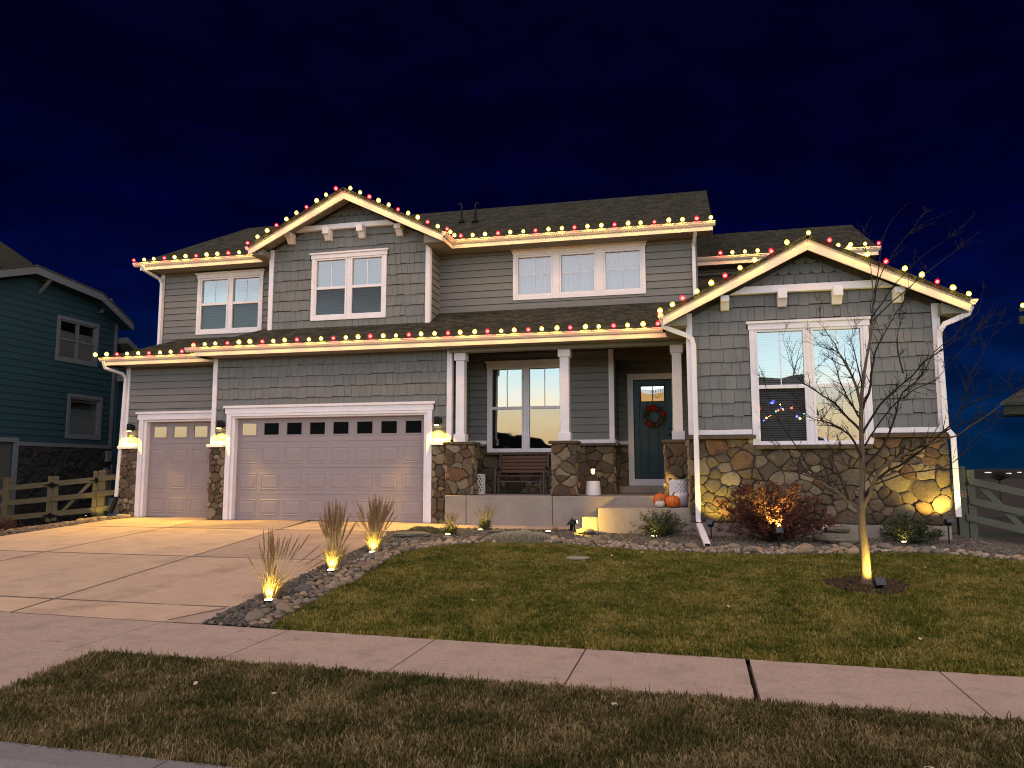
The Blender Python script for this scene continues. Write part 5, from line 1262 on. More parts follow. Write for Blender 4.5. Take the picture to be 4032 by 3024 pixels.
def seedplant(label, x, y, h, n, seed, m=STEM):
    rr = random.Random(seed); t = thing('perennial_plant', label, 'plant', (x, y, gh(x, y))); st = MB(); sd = MB(); lf = MB()
    for i in range(n):
        a = rr.uniform(0, 6.283); out = rr.uniform(.1, .6)*h; hh = h*rr.uniform(.55, 1)
        p = [Vector((math.cos(a)*out*(k/3)**1.4+rr.gauss(0, .03), math.sin(a)*out*.7*(k/3)**1.4, hh*k/3)) for k in range(4)]
        st.tube([tuple(q) for q in p], [.004, .003, .0025, .0018], 3, False)
        for k in range(20):
            c = p[2].lerp(p[3], rr.random()); d = Vector((rr.gauss(0, 1), rr.gauss(0, 1), rr.gauss(0, .6))).normalized()*rr.uniform(.010, .022); s_ = Vector((-d.y, d.x, .3*d.z))*.35
            sd.add([tuple(c-s_), tuple(c+s_), tuple(c+d)], [(0, 1, 2)])
        for k in range(26):
            c = p[0].lerp(p[1], rr.random())+Vector((rr.gauss(0, .05), rr.gauss(0, .05), rr.uniform(0, .05))); d = Vector((rr.gauss(0, 1), rr.gauss(0, 1), rr.uniform(.2, 1))).normalized()*rr.uniform(.03, .06); s_ = Vector((-d.y, d.x, 0))*.22
            lf.add([tuple(c-s_), tuple(c+s_), tuple(c+d)], [(0, 1, 2)])
    at(t, 'stems', st, STEM); at(t, 'seed_heads', sd, mat('seed_head_brown', (.11, .06, .04), .9, .3, 30)); at(t, 'leaves', lf, mat('dull_olive_leaf', (.11, .10, .045), .8, .3, 25))
seedplant('low plant with brown seed heads next to the driveway mat, behind the cobbles', -4.80, 14.92, .46, 60, 3)
seedplant('taller plant with upright seed heads against the porch slab', -4.33, 15.78, .58, 60, 4)
seedplant('single dried blade plant in the gravel near the solar panel', -2.83, 15.62, .34, 3, 6)
def mound(label, cx_, cy_, rx, ry, h, n, seed, bl=.05, m=FESC):
    rr = random.Random(seed); m_ = MB(); z0 = gh(cx_, cy_)
    for i in range(n):
        a = rr.uniform(0, 6.283); q = math.sqrt(rr.random()); x, y = q*rx*math.cos(a), q*ry*math.sin(a)
        zz = h*(1-q**3)*(1+.4*noise.noise(Vector((x*4, y*4, seed)))); d = Vector((x/rx*.9+rr.gauss(0, .5), y/ry*.9+rr.gauss(0, .5), rr.uniform(.6, 1.4))).normalized()*bl*rr.uniform(.6, 1.3); s_ = Vector((-d.y, d.x, 0)).normalized()*.005
        c = Vector((x, y, zz-.02+gh(cx_+x, cy_+y)-z0)); m_.add([tuple(c-s_), tuple(c+s_), tuple(c+d)], [(0, 1, 2)])
    b_ = MB(); N_ = 20
    for j in range(5):
        f = 1-j/4
        for k in range(N_): b_.v.append((f*rx*.97*math.cos(k*6.283/N_), f*ry*.97*math.sin(k*6.283/N_), h*(1-f**3)*.85-.02+gh(cx_+f*rx*math.cos(k*6.283/N_), cy_+f*ry*math.sin(k*6.283/N_))-z0))
    for j in range(4):
        for k in range(N_): b_.f.append((j*N_+k, j*N_+(k+1) % N_, (j+1)*N_+(k+1) % N_, (j+1)*N_+k))
    t = thing('ground_cover', label, 'ground cover', (cx_, cy_, z0)); at(t, 'blades', m_, m); at(t, 'base', b_, mat('ground_cover_base', (.10, .095, .065), 1, .3, 30), True)
mound('pale silver ground cover mat at the lawn edge below the porch', -3.25, 14.25, .72, .42, .15, 6500, 3)
mound('greenish low mat beside the driveway end, behind the long flat stone', -5.42, 15.05, .45, .40, .12, 3200, 5, .045, mat('green_ground_cover', (.17, .16, .085), .9, .3, 30))
def shrub(name, label, x, y, rx, h, nb, nl, seed, leafm, lsz=.028, cat='bush', gap=.5, lean=(0, 0), squash=1, bark=TWIG):
    rr = random.Random(seed); t = thing(name, label, cat, (x, y, gh(x, y))); br = MB(); lf = MB(); tips = []
    for i in range(nb):
        a = rr.uniform(0, 6.283); el = rr.uniform(.25, 1.25); L_ = (rx if el < .8 else h)*rr.uniform(.65, 1.1)
        d = Vector((math.cos(a)*math.cos(el)*rx/.6+lean[0], math.sin(a)*math.cos(el)*squash*rx/.6+lean[1], math.sin(el)*h/.9)); p = [Vector((rr.gauss(0, .03), rr.gauss(0, .03), 0))]
        for k in range(5): p.append(p[-1]+d*.17+Vector((rr.gauss(0, .02), rr.gauss(0, .02), rr.gauss(0, .015)-.008*k)))
        br.tube([tuple(q) for q in p], [.008, .006, .005, .004, .003, .0015], 4, False)
        for k in range(2, 6):
            for j in range(3):
                e = p[k]+Vector((rr.gauss(0, 1), rr.gauss(0, 1), rr.gauss(.2, .7)))*.055; br.tube([tuple(p[k]), tuple(e)], [.0025, .001], 3, False); tips.append((p[k], e))
    for i in range(nl):
        a_, b_ = rr.choice(tips); c = a_.lerp(b_, rr.uniform(0, 1.3))+Vector((rr.gauss(0, .012), rr.gauss(0, .012), rr.gauss(0, .012)))
        if c.z < 0: continue
        d = Vector((rr.gauss(0, 1), rr.gauss(0, 1), rr.gauss(0, .8))).normalized(); s_ = d.cross(Vector((rr.gauss(0, 1), rr.gauss(0, 1), rr.gauss(0, 1)))).normalized(); z_ = lsz*rr.uniform(.6, 1.25)
        lf.add([tuple(c), tuple(c+d*z_*.5+s_*z_*.32), tuple(c+d*z_), tuple(c+d*z_*.5-s_*z_*.32)], [(0, 1, 2, 3)])
    at(t, 'branches', br, bark); at(t, 'leaves', lf, leafm); return t
shrub('barberry_bush', 'big dark red leaved bush in front of the stone wall, lit from below', 1.28, 14.72, .74, 1.22, 140, 17000, 2, LEAFR, .038, squash=.7)
shrub('rose_bush', 'thin green bush with bare twigs in front of the entry steps', -.72, 15.22, .40, .56, 60, 4000, 3, LEAFG, .030)
shrub('holly_bush', 'small dark green bush at the right end of the stone wall', 3.62, 14.98, .40, .55, 60, 5500, 4, LEAFG, .034)
shrub('dry_shrub', 'low reddish dry shrub at the far left beside the side fence', -14.85, 14.0, .32, .42, 60, 2600, 6, mat('rusty_leaf', (.12, .045, .025), .8, .3, 30), .022)
# ---- mulch ring
mr_ = sheet('mulch_ring', [(2.09+.50*math.cos(a)*(1+.08*math.sin(3*a)), 10.98+.52*math.sin(a)*(1+.07*math.cos(4*a))) for a in [i*math.pi/14 for i in range(28)]], MULCH, .004, .25); mr_['kind'] = 'stuff'
ck = []
for s in range(3): m_ = MB(); blob(m_, (0, 0, .01), (.03, .012, .008), 5, 3, seed=s+40, rough=.3); ck.append(proto('bark_chip', m_, MULCH))
scatter(mr_, ck, 2600, .6, 1.5, .7, 8)
# ---- young bare tree
tree = thing('young_tree', 'bare young tree in a mulch ring on the lawn, its trunk lit from below', 'tree', (2.09, 11.0, gh(2.09, 11.0)))
TB = [
    (0.055, [(2.09,11.00,0.19), (2.09,11.00,0.59), (2.07,11.00,0.97), (2.08,11.00,1.23), (2.11,11.00,1.64), (2.12,11.00,2.07), (2.14,11.00,2.55), (2.20,11.00,2.97), (2.29,11.00,3.41), (2.35,11.00,3.88), (2.35,11.00,4.28), (2.33,11.00,4.51), (2.26,11.00,4.72), (2.20,11.00,4.86)]),
    (0.030, [(2.06,11.00,1.14), (1.94,11.12,1.27), (1.74,11.24,1.44), (1.50,11.36,1.59), (1.31,11.48,1.78), (1.06,11.60,2.05), (0.88,11.72,2.30)]),
    (0.034, [(2.09,11.00,1.16), (2.20,10.90,1.45), (2.30,10.80,1.68), (2.52,10.70,1.84), (2.80,10.60,1.98), (3.11,10.50,2.08), (3.33,10.40,2.25), (3.71,10.30,2.54), (3.79,10.20,2.62)]),
    (0.022, [(2.11,11.00,1.68), (2.37,11.08,1.95), (2.56,11.16,2.31), (2.71,11.24,2.69), (2.97,11.32,2.91), (3.17,11.40,3.24), (3.55,11.48,3.59), (3.77,11.56,3.95), (2.96,11.64,4.59)]),
    (0.020, [(2.12,11.00,2.12), (2.34,10.91,2.49), (2.62,10.81,2.78), (2.87,10.72,3.03), (3.09,10.63,3.20), (3.40,10.53,3.37), (3.68,10.44,3.46)]),
    (0.020, [(2.12,11.00,2.17), (1.99,11.13,2.35), (1.86,11.27,2.56), (1.65,11.40,2.75), (1.44,11.53,2.96), (1.32,11.67,3.32), (1.26,11.80,3.71)]),
    (0.022, [(2.14,11.00,2.51), (2.03,10.84,2.86), (1.88,10.68,3.08), (1.71,10.52,3.38), (1.54,10.36,3.57)]),
    (0.014, [(2.06,11.00,2.85), (1.94,11.16,3.22), (1.74,11.32,3.36), (1.61,11.48,3.60)]),
    (0.018, [(2.11,11.00,1.83), (1.95,10.84,2.11), (1.75,10.68,2.23), (1.55,10.52,2.29), (1.36,10.36,2.35), (1.19,10.20,2.51)]),
    (0.024, [(2.12,11.00,1.30), (2.28,10.86,1.57), (2.65,10.73,1.82), (2.99,10.59,2.13), (3.16,10.45,2.39), (3.23,10.31,2.72), (3.37,10.18,3.07), (3.59,10.04,3.57)]),
    (0.012, [(3.33,11.00,2.43), (3.38,10.63,2.50), (3.46,10.25,2.55), (3.67,9.88,2.74)]),
    (0.012, [(3.13,11.00,2.16), (3.29,10.68,2.25), (3.46,10.36,2.27), (3.72,10.04,2.65)]),
    (0.024, [(2.15,11.00,2.46), (2.29,11.10,2.81), (2.37,11.19,3.24), (2.57,11.29,3.57), (2.79,11.38,3.94), (3.05,11.48,4.36)]),
    (0.014, [(2.67,11.00,2.93), (2.67,11.21,3.31), (2.75,11.43,3.62), (2.92,11.64,3.94)]),
    (0.012, [(2.10,11.00,1.44), (1.93,11.16,1.47), (1.77,11.32,1.45), (1.60,11.48,1.31)]),
    (0.016, [(2.13,11.00,2.31), (1.98,10.88,2.55), (1.86,10.76,2.78), (1.78,10.64,3.01), (1.66,10.52,3.16)]),
    (0.012, [(2.34,11.00,3.90), (2.46,11.08,4.36), (2.53,11.16,4.72), (2.68,11.24,5.06), (2.93,11.32,5.32)]),
    (0.013, [(2.34,11.00,3.81), (2.41,10.88,4.16), (2.58,10.76,4.49), (2.84,10.64,4.77), (3.24,10.52,4.91)]),
    (0.012, [(2.33,11.00,3.68), (2.53,10.84,3.99), (2.77,10.68,4.28), (3.06,10.52,4.50), (3.31,10.36,4.67)]),
    (0.012, [(2.31,11.00,3.63), (2.82,11.16,4.09), (3.18,11.32,4.38), (3.55,11.48,4.67), (3.92,11.64,4.95)]),
    (0.014, [(2.15,11.00,1.97), (2.45,10.84,2.44), (2.69,10.68,2.66), (2.93,10.52,2.79), (3.21,10.36,3.15), (3.57,10.20,3.62)]),
    (0.014, [(2.22,11.00,1.45), (2.62,11.16,1.61), (3.10,11.32,1.68), (3.42,11.48,1.83), (3.71,11.64,2.13), (4.35,11.80,2.58)]),
    (0.014, [(1.92,11.00,1.28), (1.82,11.27,1.73), (1.85,11.53,1.94), (2.01,11.80,2.21)]),
    (0.012, [(1.54,11.00,1.54), (1.31,10.84,1.93), (0.99,10.68,2.45), (0.88,10.52,2.97)]),
    (0.012, [(2.16,11.00,2.70), (2.10,10.89,3.08), (2.02,10.79,3.39), (2.08,10.68,3.63)]),
    (0.012, [(2.12,11.00,1.92), (1.96,10.89,1.68), (1.84,10.79,1.83), (1.81,10.68,1.99)]),
]
tro = Vector(tree.location); rt = random.Random(9)
def smooth(pts, k=3):
    P = [Vector(p) for p in pts]; out = []
    for i in range(len(P)-1):
        a, b, c, d = P[max(i-1, 0)], P[i], P[i+1], P[min(i+2, len(P)-1)]
        for j in range(k):
            s = j/k; out.append(.5*((2*b)+(c-a)*s+(2*a-5*b+4*c-d)*s*s+(3*b-a-3*c+d)*s**3))
    return out+[P[-1]]
trunk = MB(); P = smooth([(2.09, 11.0, gh(2.09, 11)-.05)]+TB[0][1]); n = len(P)
rad = []
for i, p in enumerate(P):
    z = p.z; rad.append(.068-.010*min(1, (z-.2)/.35) if z < .6 else (.056-.014*(z-.6)/.65 if z < 1.25 else max(.004, .040*(1-(z-1.25)/3.65)**1.1)))
trunk.tube([tuple(p-tro) for p in P], rad, 12); at(tree, 'trunk', trunk, BARK, True)
def twigs(mb, P, rad0, dens, depth=0):
    L_ = len(P)
    for i in range(max(1, L_//5), L_-1):
        if rt.random() > dens: continue
        for _ in range(1 if rt.random() < .7 else 2):
            d = (P[i+1]-P[i]).normalized(); s_ = Vector((rt.gauss(0, 1), rt.gauss(0, .8), rt.gauss(.35, .8))).normalized(); d2 = (d*.9+s_*.75).normalized(); ln = rt.uniform(.10, .42)*(1 if depth == 0 else .5)
            q = [P[i]]
            for k in range(4): q.append(q[-1]+(d2+Vector((rt.gauss(0, .14), rt.gauss(0, .14), .10))).normalized()*ln/4)
            r0 = max(.0026, rad0*(1-i/L_)*.5); mb.tube([tuple(p-tro) for p in q], [r0, r0*.85, r0*.7, r0*.55, .0014], 4, False)
            for k in (1, 2, 3):       # buds and spurs
                e = q[k]+Vector((rt.gauss(0, 1), rt.gauss(0, 1), rt.gauss(.3, .8))).normalized()*rt.uniform(.02, .05); mb.tube([tuple(q[k]-tro), tuple(e-tro)], [.0024, .0013], 3, False)
            if depth == 0 and rt.random() < .6: twigs(mb, smooth(q, 2), r0, .35, 1)
for (r0, pts) in TB[1:]:
    P = smooth(pts); n = len(P); b_ = MB()
    for i, p in enumerate(P): P[i] = p+Vector((rt.gauss(0, .006), rt.gauss(0, .012), rt.gauss(0, .006)))
    r0 *= .98 if pts[-1][0] < 2.1 else .84; b_.tube([tuple(p-tro) for p in P], [max(.0018, r0*(1-.97*i/n)**1.25) for i in range(n)], 7, False); o = at(tree, 'branch', b_, BARK if r0 > .021 else TWIG, True)
    tw = MB(); twigs(tw, P, r0, .95 if pts[0][2] < 3.6 else .22)
    if tw.v: obj('twigs', tw, TWIG, o)
tw = MB(); twigs(tw, smooth(TB[0][1])[12:], .02, .6); obj('twigs', tw, TWIG, tree)

# ================================================================== FENCES AND GATES
def slope_l(x): return 1.54-.0865*(-15.0-x)-.145          # bottom of the top rail
def rail(t, name, x0, x1, y, zf, h=.14, th=.03, m=WOOD):
    m_ = MB().prism([(x0, y, zf(x0)), (x1, y, zf(x1)), (x1, y, zf(x1)+h), (x0, y, zf(x0)+h)], [(x0, y+th, zf(x0)), (x1, y+th, zf(x1)), (x1, y+th, zf(x1)+h), (x0, y+th, zf(x0)+h)]); return at(t, name, m_, m, bv=.004)
YF = 17.80
f = thing('wooden_fence', 'short three rail wooden fence joining the gate to the house corner', 'fence', (-15.2, YF, 0)); f.location = (0, 0, 0)
for k in range(3): rail(f, 'rail', -15.66, -14.66, YF-.03, lambda x, k=k: slope_l(x)-.405*k+.06)
at(f, 'post', MB().box(-15.665, -15.43, YF+.001, YF+.14, .2, 1.70), WOOD, bv=.006)
g = thing('wooden_gate', 'wooden gate leaf with diagonal brace and black hinges, left of the house', 'gate', (0, 0, 0))
for k in range(3): rail(g, 'rail', -17.10, -15.70, YF-.03, lambda x, k=k: slope_l(x)-.405*k+.045)
at(g, 'stile', MB().box(-15.835, -15.685, YF+.001, YF+.03, .50, 1.68), WOOD, bv=.004); at(g, 'stile', MB().box(-17.11, -16.94, YF+.001, YF+.03, .34, 1.54), WOOD, bv=.004)
at(g, 'brace', MB().prism([(-16.86, YF+.002, .56), (-16.72, YF+.002, .56), (-15.85, YF+.002, 1.36), (-15.99, YF+.002, 1.36)], [(-16.86, YF+.03, .56), (-16.72, YF+.03, .56), (-15.85, YF+.03, 1.36), (-15.99, YF+.03, 1.36)]), WOOD, bv=.004)
for z in (1.29, .465):
    at(g, 'hinge', MB().prism([(-17.40, YF-.036, z), (-17.20, YF-.036, z-.03), (-17.12, YF-.036, z-.075), (-17.02, YF-.036, z-.03), (-16.84, YF-.036, z+.015), (-17.02, YF-.036, z+.045), (-17.12, YF-.036, z+.085), (-17.20, YF-.036, z+.045)], [(-17.40, YF-.031, z), (-17.20, YF-.031, z-.03), (-17.12, YF-.031, z-.075), (-17.02, YF-.031, z-.03), (-16.84, YF-.031, z+.015), (-17.02, YF-.031, z+.045), (-17.12, YF-.031, z+.085), (-17.20, YF-.031, z+.045)]), BLACK)
at(g, 'latch', MB().box(-15.72, -15.66, YF-.07, YF-.03, 1.36, 1.50).tube([(-15.85, YF-.06, 1.42), (-15.6, YF-.05, 1.44)], .012, 6), BLACK)
g = thing('wooden_gate', 'second wooden gate leaf reaching the far left corner post', 'gate', (0, 0, 0))
for k in range(3): rail(g, 'rail', -18.60, -17.115, YF-.03, lambda x, k=k: slope_l(x)-.405*k+.045)
at(g, 'stile', MB().box(-17.29, -17.125, YF+.001, YF+.03, .30, 1.54), WOOD, bv=.004)
p = obj('fence_post', MB().box(-18.72, -18.55, YF-.06, YF+.10, .0, 1.50), WOOD); bevel(p, .006); tag(p, 'corner post of the wooden fence at the far left', 'fence post')
f = thing('wooden_fence', 'wooden rail fence running back from the left corner post', 'fence', (0, 0, 0))
for k in range(3): m_ = MB().prism([(-18.65, YF+.10, .98+.36*(2-k)-.72+.05), (-18.65, YF+.10, 1.12+.36*(2-k)-.72+.05), (-18.62, YF+.10, 1.12+.36*(2-k)-.72+.05), (-18.62, YF+.10, .98+.36*(2-k)-.72+.05)], [(-21.5, 15.4, .86+.36*(2-k)-.72), (-21.5, 15.4, 1.0+.36*(2-k)-.72), (-21.47, 15.4, 1.0+.36*(2-k)-.72), (-21.47, 15.4, .86+.36*(2-k)-.72)]); at(f, 'rail', m_, WOOD)
# right side gate
YR = 16.5
WOODR = mat('weathered_fence_wood', (.105, .115, .09), .85, .2, 5, .5, 60, stretch=(.6, .6, 6), grime=.25, gscale=5)
p = obj('fence_post', MB().box(4.83, 4.99, YR+.0, YR+.14, -.2, 1.735), WOODR); bevel(p, .006); tag(p, 'tall gate post against the right corner of the house', 'fence post')
g = thing('wooden_gate', 'weathered wooden gate with diagonal braces sloping away right of the house', 'gate', (0, 0, 0))
sr = lambda x: 1.40-.245*(x-5.0)
for k, dz in enumerate((0, .37, .70)): rail(g, 'rail', 5.02 if k < 2 else 4.95, 7.6, YR-.03, lambda x, d=dz: sr(x)-d, .135, .03, WOODR)
at(g, 'stile', MB().box(5.01, 5.145, YR+.001, YR+.05, .35, 1.67), WOODR, bv=.004)
at(g, 'brace', MB().prism([(5.16, YR+.002, 1.37), (5.31, YR+.002, 1.37), (5.95, YR+.002, .62), (5.80, YR+.002, .62)], [(5.16, YR+.03, 1.37), (5.31, YR+.03, 1.37), (5.95, YR+.03, .62), (5.80, YR+.03, .62)]), WOODR, bv=.004)
at(g, 'latch', MB().box(4.965, 5.03, YR-.055, YR-.031, 1.40, 1.43).tube([(4.99, YR-.045, 1.36), (4.99, YR-.045, 1.46)], .008, 6), BLACK)
p = obj('fence_post', MB().box(5.42, 5.56, 19.2, 19.34, -.6, 1.28), WOOD); bevel(p, .006); tag(p, 'yellowish lit post seen through the gate on the right', 'fence post')
fb_ = thing('wooden_fence', 'back yard rail fence far behind the right side gate', 'fence', (0, 0, 0))
for k in range(3): m_ = MB().box(5.5, 14, 24, 24.04, -.55+.40*k, -.40+.40*k); at(fb_, 'rail', m_, WOODR)
for x in (6.5, 9, 11.5, 14): at(fb_, 'post', MB().box(x-.06, x+.06, 24.05, 24.17, -1.2, .6), WOODR)
m_ = MB()
t = thing('dried_flower_ornament', 'small tan flower ornament hanging on the right gate post', 'ornament', (4.91, YR-.045, 1.20))
for k in range(7): a = k*.9; m_.add([(0, 0, 0), (.05*math.cos(a-.3), -.02, .05*math.sin(a-.3)), (.085*math.cos(a), 0, .085*math.sin(a)), (.05*math.cos(a+.3), -.02, .05*math.sin(a+.3))], [(0, 1, 2, 3)])
at(t, 'petals', m_, mat('tan_petal', (.30, .22, .13), .8)); at(t, 'core', MB().lathe([(.004, -.018), (.018, 0), (.004, .018)], 8), mat('tan_petal', (.3, .22, .13)))

# ================================================================== NEIGHBOUR ON THE LEFT
nb = thing('neighbour_house', 'dark navy two storey house beyond the left fence with grey trimmed windows', 'house'); XN = -19.5; FN = SIDEP(XN)
wn1, wn2, dn = (20.13, 21.66, 5.24, 6.47), (20.73, 22.0, 2.82, 4.04), (15.2, 18.74, -.5, 2.52)
NS = MORT
def nwall(name, *a, **k): return wall(name, *a, parent=nb, **k)
npl = [(.16, 1, 7.62+.16*19.15), (-.36, 1, 7.62-.36*19.15), (.48, 1, 7.38+.48*21.87)]
nwall('wall', FN, 12.0, 22.62, -.8, 8.0, [wn1, wn2, dn], m=NEIGH, planes=npl)
z = 2.56
while z < 7.6:
    m_ = MB()
    for r in sub_rects((12.0, 22.55, z, z+.2), [(wn1[0]-.1, wn1[1]+.1, wn1[2]-.1, wn1[3]+.1), (wn2[0]-.1, wn2[1]+.1, wn2[2]-.1, wn2[3]+.1), (10, 18.9, -1, 2.65)]):
        pl_ = clip([(r[0], r[2]), (r[1], r[2]), (r[1], r[3]), (r[0], r[3])], npl)
        if pl_: wedge(m_, FN, pl_, z, z+.2, .030, .008)
    if m_.v: obj('siding_board', m_, NEIGH, nb)
    z += .2
obj('wall', MB().box(-30, XN-.15, 22.48, 22.62, -1, 7), NEIGH, nb); obj('wall', MB().box(-30, XN-.15, 12, 12.1, -1, 7), NEIGH, nb)
def nbox(name, y0, y1, z0, z1, d0=.035, d1=0, m=NTRIM): return bevel(obj(name, MB().box(XN+d1+.001, XN+d0, y0, y1, z0, z1), m, nb), .004)
for (a, b_, c, d) in (wn1, wn2):
    nbox('window_trim', a-.11, a, c-.11, d+.11, .045); nbox('window_trim', b_, b_+.11, c-.11, d+.11, .045); nbox('window_trim', a, b_, c-.11, c, .048); nbox('window_trim', a, b_, d, d+.11, .048)
def nwin(a, b_, c, d, div):
    fr = MB(); 
    for q in ((a, a+.05, c, d), (b_-.05, b_, c, d), (a, b_, c, c+.05), (a, b_, d-.05, d)): fr.box(XN-.08, XN+.02, *q)
    if div: fr.box(XN-.078, XN+.018, (a+b_)/2-.04, (a+b_)/2+.04, c, d); fr.box(XN-.076, XN+.016, a, b_, (c+d)/2-.03, (c+d)/2+.03)
    w_ = obj('window', fr, NTRIM, nb)
    obj('pane', MB().add([(XN-.03, a, c), (XN-.03, b_, c), (XN-.03, b_, d), (XN-.03, a, d)], [(0, 1, 2, 3)]), PANE, w_)
    if not div: obj('roller_blind', MB().box(XN-.10, XN-.09, a+.03, b_-.03, c+.03, d-.35), mat('teal_blind', (.10, .17, .18), .8), w_)
    obj('room', MB().add([(XN-.5, a-.2, c-.2), (XN-.5, b_+.2, c-.2), (XN-.5, b_+.2, d+.2), (XN-.5, a-.2, d+.2)], [(0, 1, 2, 3)]), DARK, w_)
nwin(*wn1, True); nwin(*wn2, False)
nbox('belly_band', 18.9, 22.62, 2.43, 2.55, .05); nbox('corner_board', 22.5, 22.64, 2.55, 6.75, .04); nbox('door_trim', 18.74, 18.9, -.5, 2.65, .05); nbox('door_trim', 15, 18.74, 2.52, 2.65, .05)
obj('door', MB().box(XN-.12, XN-.06, 15.2, 18.74, -.5, 2.52), mat('grey_door_paint', (.06, .065, .062), .6, .1), nb)
vn0 = len(ST); ST2 = ST[:]; ST.clear()
veneer(FN, 18.95, 22.6, -.3, 2.42, .30, 1, 77, depth=.04); m_ = MB()
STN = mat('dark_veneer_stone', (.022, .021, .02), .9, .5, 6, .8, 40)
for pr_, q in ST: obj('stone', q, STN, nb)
rb_ = [(12.0, 5.42), (19.15, 7.91), (21.87, 7.66), (23.45, 6.90)]
RN = mat('dark_roof_shingle', (.045, .048, .042), .95, .3, 20, .5, 60)
rb_ = [(a*.9764, 1.65+(z_-1.65)*.9764) for a, z_ in rb_]
for (a, za), (b_, zb) in zip(rb_[:-1], rb_[1:]):
    # rake fascia and roof slab; the far slope pitches down toward the back
    bevel(obj('rake_board', MB().prism([(XN+.42, a, za-.22), (XN+.42, b_, zb-.22), (XN+.42, b_, zb), (XN+.42, a, za)], [(XN+.46, a, za-.22), (XN+.46, b_, zb-.22), (XN+.46, b_, zb), (XN+.46, a, za)]), NTRIM, nb), .003)
    obj('roof', MB().prism([(XN+.47, a, za+.01), (XN+.47, b_, zb+.01), (XN+.47, b_, zb+.06), (XN+.47, a, za+.06)], [(-30, a, za+.01), (-30, b_, zb+.01), (-30, b_, zb+.06), (-30, a, za+.06)]), RN, nb)
    obj('soffit', MB().prism([(XN+.415, a, za-.20), (XN+.415, b_, zb-.20), (XN+.415, b_, zb-.18), (XN+.415, a, za-.18)], [(XN-.0, a, za-.20), (XN-.0, b_, zb-.20), (XN-.0, b_, zb-.18), (XN-.0, a, za-.18)]), NEIGH, nb)
obj('roof', MB().prism([(-22, 15.5, 7.3), (-19.6, 15.5, 8.9), (-19.3, 15.5, 8.9), (-19.3, 15.5, 7.3)], [(-22, 18.75, 7.6), (-19.6, 18.75, 7.9), (-19.3, 18.75, 7.9), (-19.3, 18.75, 7.6)]), RN, nb)
for yb, zb in ((19.28, 7.6), (21.82, 7.5)):
    bevel(obj('bracket', MB().rtube([(XN+.40, yb, zb-.10), (XN+.03, yb-.02, zb-.50)], .08, .08, Vector((0, 1, 0))).box(XN+.03, XN+.42, yb-.045, yb+.045, zb-.12, zb-.04), NTRIM, nb), .004)
obj('utility_meter', MB().box(XN+.04, XN+.14, 22.35, 22.55, 2.0, 2.35).box(XN+.04, XN+.12, 22.3, 22.45, 1.5, 1.8).box(XN+.06, XN+.09, 22.40, 22.43, -.2, 1.5).box(XN+.06, XN+.09, 22.62, 22.66, .2, 1.9), NTRIM, nb)
# rear wing roof of the neighbour and its corner return
obj('rear_roof', MB().prism([(XN+.35, 22.75, 6.30), (XN+.35, 24.2, 5.55), (XN+.35, 24.2, 5.35), (XN+.35, 22.75, 6.10)], [(-26, 22.75, 6.30), (-26, 24.2, 5.55), (-26, 24.2, 5.35), (-26, 22.75, 6.10)]), NTRIM, nb)
obj('rear_wall', MB().box(-26, XN+.1, 22.7, 24.0, -1, 5.6), NEIGH, nb); bevel(obj('bracket', MB().box(XN+.11, XN+.45, 22.62, 22.95, 4.75, 4.98), NTRIM, nb), .004)
obj('rear_eave', MB().prism([(XN+.35, 22.9, 4.9), (XN+.35, 24.3, 4.35), (XN+.35, 24.3, 4.2), (XN+.35, 22.9, 4.7)], [(XN+.1, 22.9, 4.9), (XN+.1, 24.3, 4.35), (XN+.1, 24.3, 4.2), (XN+.1, 22.9, 4.7)]), NTRIM, nb)
light('yard_light', 'SPOT', (-20.4, 15.6, 1.2), 22, (1, .85, .35), nb, .1, 120, (.2, -.2, -1))
# a low heap seen through the gate
o = obj('white_window_well', MB().lathe([(.55, 0), (.55, .75)], 20, (-17.0, 20.6, .1)), mat('corrugated_steel', (.26, .30, .33), .5, .1, 3, metal=.3), None, False); tag(o, 'pale ribbed steel window well seen through the left gate', 'window well')

# ================================================================== NEIGHBOUR ON THE RIGHT (only its eave corner is in view)
nr = thing('neighbour_house', 'right hand neighbour house, only a dark green eave corner in view', 'house')
RG = mat('green_grey_trim', (.035, .045, .03), .8, .1)
obj('wall', MB().box(9.2, 18, 20.2, 23, -2.5, 2.95), NEIGH, nr)
bevel(obj('fascia', MB().prism([(6.56, 18.98, 2.88), (12, 18.98, 2.88), (12, 18.98, 3.08), (6.62, 18.98, 3.08)], [(6.56, 19.02, 2.88), (12, 19.02, 2.88), (12, 19.02, 3.08), (6.62, 19.02, 3.08)]), RG, nr), .004)
obj('roof', MB().prism([(6.5, 18.9, 3.08), (12, 18.9, 3.08), (12, 20.2, 3.5), (7.5, 20.2, 3.5)], [(6.5, 18.9, 3.14), (12, 18.9, 3.14), (12, 20.2, 3.58), (7.5, 20.2, 3.58)]), RN, nr)
obj('soffit', MB().box(6.7, 12, 19.03, 19.6, 2.86, 2.88), RG, nr)
obj('upper_wall', MB().box(9.2, 18, 21, 23, 2.95, 5.2), NEIGH, nr); obj('upper_fascia', MB().box(7.75, 18, 20.9, 21.0, 5.2, 5.4), RG, nr)
t = thing('string_lights', 'single warm bulb at the right neighbour eave, far right edge', 'string lights', (7.12, 19.0, 5.25))
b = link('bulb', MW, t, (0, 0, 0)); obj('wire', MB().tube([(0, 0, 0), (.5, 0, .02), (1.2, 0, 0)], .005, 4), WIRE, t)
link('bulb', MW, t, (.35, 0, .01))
obj('gutter_arm', MB().box(7.05, 9, 19.0, 19.04, 5.16, 5.24), RG, nr)

